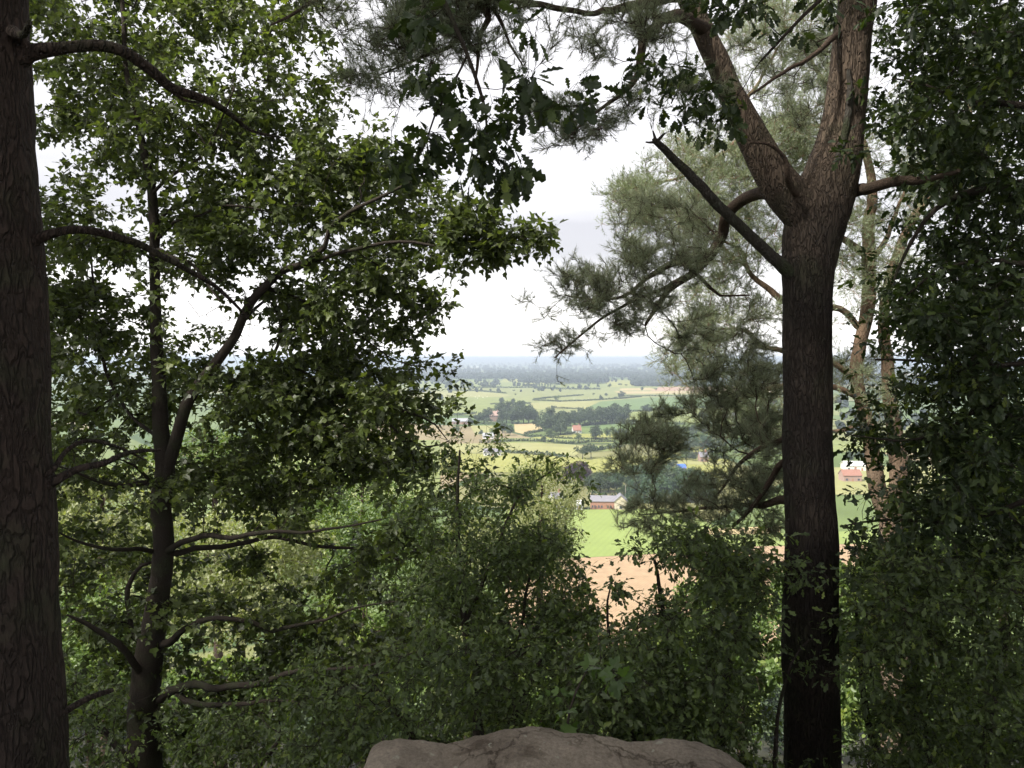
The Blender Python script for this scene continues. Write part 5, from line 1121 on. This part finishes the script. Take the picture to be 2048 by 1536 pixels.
# ================================================================== buildings
BRICK = simple('brick', (.3, .15, .11), (.38, .21, .15), 1.5); SLATE = simple('slate', (.17, .165, .19), (.22, .215, .24), 1.2, rough=.7)
CREAM = simple('render_cream', (.48, .42, .32), (.55, .49, .38), .8); WHITE = simple('white_render', (.55, .55, .53), (.62, .62, .6), .8)
TILE = simple('red_tile', (.24, .115, .085), (.3, .16, .12), 1.2); GREY = simple('grey_cladding', (.25, .26, .28), (.34, .35, .37), .5)
WINM = simple('dark_window', (.06, .07, .09), rough=.2); BLUE = simple('blue_sheet', (.05, .12, .42), (.08, .16, .5), .8, rough=.5); PINKB = simple('pink_brick', (.3, .2, .17), (.37, .26, .22), 1)
TIMBER = simple('timber_door', (.3, .16, .1), (.38, .2, .12), 2)
def house(px, py, wpx, name, label, cat='house', depth=7, wall=4, roof=3, yaw=0.0, wm=None, rm=None, wins=4, chim=1, wing=None, group=None, doors=1, gablewin=True):
    b = G(px, py); D = b[1] / CT; L = wpx / F * D
    r = empty(name, b, label, cat, group); r.rotation_euler[2] = yaw
    def P(mb, nm, m):
        o = mb.build(nm, m); o.parent = r; return o
    def body(L, dp, wall, roof, ox, oy, rot, tag_):
        cy, sy = math.cos(rot), math.sin(rot)
        def tr(V): V = np.array(V, float); return np.stack([ox + V[:, 0] * cy - V[:, 1] * sy, oy + V[:, 0] * sy + V[:, 1] * cy, V[:, 2]], -1)
        x, y = L / 2, dp / 2; mb = MB()
        V = [(-x, -y, -1), (x, -y, -1), (x, y, -1), (-x, y, -1), (-x, -y, wall), (x, -y, wall), (x, y, wall), (-x, y, wall), (-x, 0, wall + roof), (x, 0, wall + roof)]
        mb.add(tr(V), [[0, 1, 5, 4], [2, 3, 7, 6]]); mb.add(tr(V), [[1, 2, 6, 9, 5], [3, 0, 4, 8, 7]])
        wl = P(mb, 'wall', (CREAM if tag_ else wm) or BRICK)
        e, o_ = .35, .22; s = roof / y; mb = MB()
        for sg in (-1, 1):
            yo = sg * (y + e); zo = wall - e * s
            V = [(-x - e, yo, zo), (x + e, yo, zo), (x + e, 0, wall + roof), (-x - e, 0, wall + roof)]
            V2 = [(a, b_, c + o_) for a, b_, c in V]
            mb.add(tr(V + V2), [[0, 1, 2, 3], [4, 5, 6, 7], [0, 1, 5, 4], [1, 2, 6, 5], [3, 0, 4, 7]])
        P(mb, 'roof', rm or SLATE)
        return tr
    tr = body(L, depth, wall, roof, 0, 0, 0, False)
    rows = 2 if wall > 4.5 else 1
    for rr in range(rows):
        for i in range(wins):
            x = -L / 2 + L * (i + .5) / wins + random.uniform(-.2, .2)
            if doors and rr == 0 and i == wins // 2: continue
            mb = MB(); ww = min(1.3, L / wins * .45); zc = (1.5 if rr == 0 else wall - 1.0); mb.box((x, -depth / 2 - .02, zc), (ww, .12, 1.2 if rr == 0 else .9)); P(mb, 'window', WINM)
    if doors:
        x = -L / 2 + L * (wins // 2 + .5) / max(wins, 1); mb = MB(); mb.box((x, -depth / 2 - .02, 1.0), (1.1, .14, 2.2)); P(mb, 'door', TIMBER)
    for i in range(chim):
        mb = MB(); x = (-.36 + .72 * i) * L if chim > 1 else .3 * L
        mb.box((x, 0, wall + roof + .5), (.9, .9, 2.0)); mb.box((x, 0, wall + roof + 1.6), (1.1, 1.1, .2)); P(mb, 'chimney', BRICK)
    if wing:
        wl, wdp, ox, oy, rot = wing
        body(wl, wdp, wall + .4, roof + .6, ox, oy, rot, True)
        mb = MB(); mb.box((ox, oy - wl / 2 - .04, 1.6), (1.2, .1, 1.5)); P(mb, 'window', WINM)
    return r
house(1206, 1017, 50, 'brick_barn', 'long red brick barn with slate roof and a cream gabled wing above the bright field', 'barn', 6, 4.2, 2.2, -.08, BRICK, SLATE, 8, 0, wing=(8.5, 6.2, 8.6, -.6, math.pi / 2))
house(1153, 866, 16, 'house', 'white cottage with a steep red tiled roof among meadow trees', depth=8, wall=3.2, roof=4.5, wm=WHITE, rm=TILE, wins=3, chim=1, yaw=.15)
house(1134, 839, 12, 'house', 'white walled house with grey roof behind the tight clump of trees', depth=8, wall=5, roof=3, wm=WHITE, rm=GREY, wins=2, chim=1, yaw=.5)
house(988, 842, 20, 'country_house', 'large pinkish brick country house half hidden in its copse', depth=12, wall=7, roof=5, wm=PINKB, rm=PINKB, wins=5, chim=2, yaw=.2)
house(920, 848, 32, 'farm_building', 'long low grey roofed farm building left of the country house', 'farm building', 12, 3.5, 3, .1, PINKB, GREY, 4, 0)
house(977, 877, 22, 'bungalow', 'low white bungalow beside the broad pale willow', depth=7, wall=3, roof=2.2, wm=WHITE, rm=GREY, wins=4, chim=0, yaw=-.1)
house(984, 911, 34, 'farm_building', 'grey farm sheds with white walls at the end of the maple spray', 'farm building', 9, 3.2, 2.2, .15, WHITE, SLATE, 5, 0)
house(1112, 1017, 22, 'house', 'white house behind the feathery birch', depth=7, wall=5.5, roof=2.5, wm=WHITE, rm=SLATE, wins=3, chim=1, yaw=.3)
house(1158, 1018, 12, 'garden_room', 'white conservatory-like building between the birch and the brick barn', 'garden building', 5, 3, 1.4, 0, WHITE, WHITE, 3, 0)
house(1356, 969, 26, 'house', 'red tiled house with white walls under the pine needles, below the blue roof', depth=8, wall=3.6, roof=3.2, wm=WHITE, rm=TILE, wins=3, chim=1, yaw=-.2)
house(1362, 939, 15, 'shed', 'low shed with a vivid blue roof beyond the grey-green wood', 'shed', 7, 1.6, 2, .05, GREY, BLUE, 2, 0)
house(1406, 923, 16, 'house', 'mauve roofed house behind the pine needles right of the blue roof', depth=8, wall=4, roof=3, wm=PINKB, rm=SLATE, wins=2, chim=1)
house(1478, 837, 36, 'industrial_shed', 'long white industrial shed seen between pine sprays', 'shed', 25, 4, 3, .05, WHITE, GREY, 4, 0)
house(1712, 940, 50, 'farm_building', 'white roofed farm shed right of the forked trunk', 'farm building', 12, 3.5, 2.4, -.1, WHITE, WHITE, 4, 0)
house(1700, 962, 36, 'house', 'pink and white house low beside the forked trunk', depth=8, wall=4, roof=3, wm=PINKB, rm=TILE, wins=3, chim=1)
far = [(1180, 742.5, 16, 'long pale roof in the far haze, left of centre gap'), (1240, 744, 10, 'short pale roof in the far haze at the middle of the gap'), (1358, 758, 12, 'pale farm roof inside the broad far wood'), (1347, 757, 7, 'smaller pale roof beside the farm roof in the broad far wood'), (1420, 730, 40, 'wide bleached glasshouse-like roof on the right skyline'), (1290, 730, 14, 'small bleached roof on the skyline'), (950, 735, 16, 'pale roof in the haze beside the maple tip'), (990, 742, 30, 'long pinkish roof in the haze right of the maple tip'), (915, 729, 8, 'white speck of a building on the left skyline')]
for x, y, w, l in far:
    house(x, y, w, 'far_building', l, 'building', 30, 6, 5, 0, WHITE, WHITE, 3, 0, group='pale buildings in the haze')
# electricity pole by the barn
def pole():
    b = G(1251, 1003); r = empty('utility_pole', b, 'thin pale utility pole beside the wood right of the barn', 'pole')
    mb = MB(); tube(mb, np.array([[0, 0, 0], [0, 0, 5.], [0, 0, 9.5]]), np.array([.16, .14, .1]), 8, 0); o = mb.build('post', simple('weathered_wood', (.35, .32, .28))); o.parent = r
    mb = MB(); mb.box((0, 0, 8.8), (1.8, .12, .14)); o = mb.build('crossarm', simple('weathered_wood_arm', (.33, .3, .27))); o.parent = r
pole()
# sheep in the far pasture
def sheep():
    base = ico(); WOOL = simple('wool', (.75, .73, .68), (.85, .83, .78), 3); first = None
    spots = [(942, 792, 'left end of the flock'), (951, 795, 'second from left in the flock'), (958, 793.5, 'middle of the flock'), (966, 796, 'just right of the flock middle'), (955, 797.5, 'lowest of the flock'), (974, 794.5, 'right end of the flock'), (1148, 798, 'alone below the faint hedge'), (1177, 798, 'alone above the rising hedge')]
    for x, y, w in spots:
        mb = None
        if first is None:
            mb = MB(); mb.add(base[0] * [.7, .36, .38] + [0, 0, .72], base[1], 0, .5, True); mb.add(base[0] * [.2, .13, .15] + [.85, 0, .82], base[1], 0, .5, True)
            for lx in (-.42, .42):
                for ly in (-.16, .16): tube(mb, np.array([[lx, ly, .5], [lx, ly, .25], [lx, ly, 0]]), np.array([.07, .05, .05]), 6, 0)
            o = mb.build('sheep', WOOL); first = o
        else:
            o = first.copy(); C.objects.link(o)
        o.location = [float(v) for v in G(x, y)]; o.location.z += .3; o.rotation_euler[2] = random.random() * 6
        o.scale = (1.5, 1.5, 1.4)
        tag(o, 'white sheep grazing, ' + w, 'sheep', 'sheep in the left pasture')
sheep()

# ================================================================== air, sky, sun, camera
def haze():
    mb = MB(); mb.box((0, 12400, (PLAIN - 3 + 34) / 2), (28600, 25200, 34 - (PLAIN - 3)))
    m, nt, out = mat('haze'); v = nd(nt, 'ShaderNodeVolumePrincipled'); v.inputs['Color'].default_value = (.74, .86, 1.0, 1)
    v.inputs['Density'].default_value = HAZE; v.inputs['Anisotropy'].default_value = .25
    nt.links.new(v.outputs[0], out.inputs['Volume'])
    tag(mb.build('haze', m), 'pale summer haze over the plain', 'haze', kind='stuff')
HAZE = 2.2e-4
haze()
SUN_AZ = (-.7, -.5); SUN_EL = math.radians(50)
w = bpy.data.worlds.new('World'); bpy.context.scene.world = w; w.use_nodes = True
nt = w.node_tree
for n in list(nt.nodes): nt.nodes.remove(n)
out = nt.nodes.new('ShaderNodeOutputWorld'); bg = nt.nodes.new('ShaderNodeBackground')
sky = nt.nodes.new('ShaderNodeTexSky'); sky.sky_type = 'NISHITA'; sky.sun_disc = False; sky.sun_elevation = SUN_EL
sky.sun_rotation = math.atan2(SUN_AZ[0], SUN_AZ[1]); sky.dust_density = 2.0
tc = nt.nodes.new('ShaderNodeTexCoord'); sep = nt.nodes.new('ShaderNodeSeparateXYZ'); nt.links.new(tc.outputs['Generated'], sep.inputs[0])
zz = nd(nt, 'ShaderNodeMath', operation='ADD'); zz.inputs[1].default_value = .12; nt.links.new(sep.outputs[2], zz.inputs[0])
dv = nd(nt, 'ShaderNodeVectorMath', operation='DIVIDE'); cmb = nt.nodes.new('ShaderNodeCombineXYZ')
for k in range(3): nt.links.new(zz.outputs[0], cmb.inputs[k])
nt.links.new(tc.outputs['Generated'], dv.inputs[0]); nt.links.new(cmb.outputs[0], dv.inputs[1])
cn = nd(nt, 'ShaderNodeTexNoise', i_Scale=.55, i_Detail=4.0, i_Roughness=.5); nt.links.new(dv.outputs[0], cn.inputs['Vector'])
ccol = ramp(nt, [(.4, (2.2, 2.1, 2.16)), (.6, (3.5, 3.38, 3.38))], cn.outputs['Fac'])
hz = nd(nt, 'ShaderNodeMapRange'); hz.inputs[1].default_value = .0; hz.inputs[2].default_value = .13; hz.inputs[3].default_value = .9; hz.inputs[4].default_value = 0.0
nt.links.new(sep.outputs[2], hz.inputs[0])
hm = nd(nt, 'ShaderNodeMix', data_type='RGBA'); nt.links.new(hz.outputs[0], hm.inputs[0]); nt.links.new(ccol, hm.inputs[6]); hm.inputs[7].default_value = (5.8, 5.6, 5.4, 1)
mx = nd(nt, 'ShaderNodeMix', data_type='RGBA'); mx.inputs[0].default_value = .9
nt.links.new(sky.outputs[0], mx.inputs[6]); nt.links.new(hm.outputs[2], mx.inputs[7])
nt.links.new(mx.outputs[2], bg.inputs[0]); bg.inputs[1].default_value = .1; nt.links.new(bg.outputs[0], out.inputs[0])

sl = bpy.data.lights.new('sun', 'SUN'); sl.energy = 2.5; sl.angle = math.radians(5.0); sl.color = (1, .95, .86)
so = bpy.data.objects.new('sun', sl); C.objects.link(so)
ce = math.cos(SUN_EL); h_ = math.hypot(*SUN_AZ)
sd = Vector((SUN_AZ[0] / h_ * ce, SUN_AZ[1] / h_ * ce, math.sin(SUN_EL)))
so.rotation_euler = sd.to_track_quat('Z', 'Y').to_euler(); so.location = (0, -20, 40)

cam = bpy.data.cameras.new('camera'); co = bpy.data.objects.new('camera', cam); C.objects.link(co)
cam.sensor_width = 36; cam.lens = 36 * F / 2048; cam.clip_end = 60000; cam.clip_start = .05
co.location = (0, 0, EYE); co.rotation_euler = (math.pi / 2 - TH, 0, 0)
sc = bpy.context.scene; sc.camera = co
sc.view_settings.view_transform = 'Standard'; sc.view_settings.look = 'None'; sc.view_settings.gamma = 1; sc.view_settings.exposure = 1.9
sc.render.engine = 'CYCLES'
cy = sc.cycles; cy.max_bounces = 6; cy.diffuse_bounces = 3; cy.glossy_bounces = 2; cy.transmission_bounces = 4; cy.volume_bounces = 0; cy.transparent_max_bounces = 4
cy.sample_clamp_indirect = 6; cy.use_denoising = True; cy.use_adaptive_sampling = True; cy.adaptive_threshold = 0.02
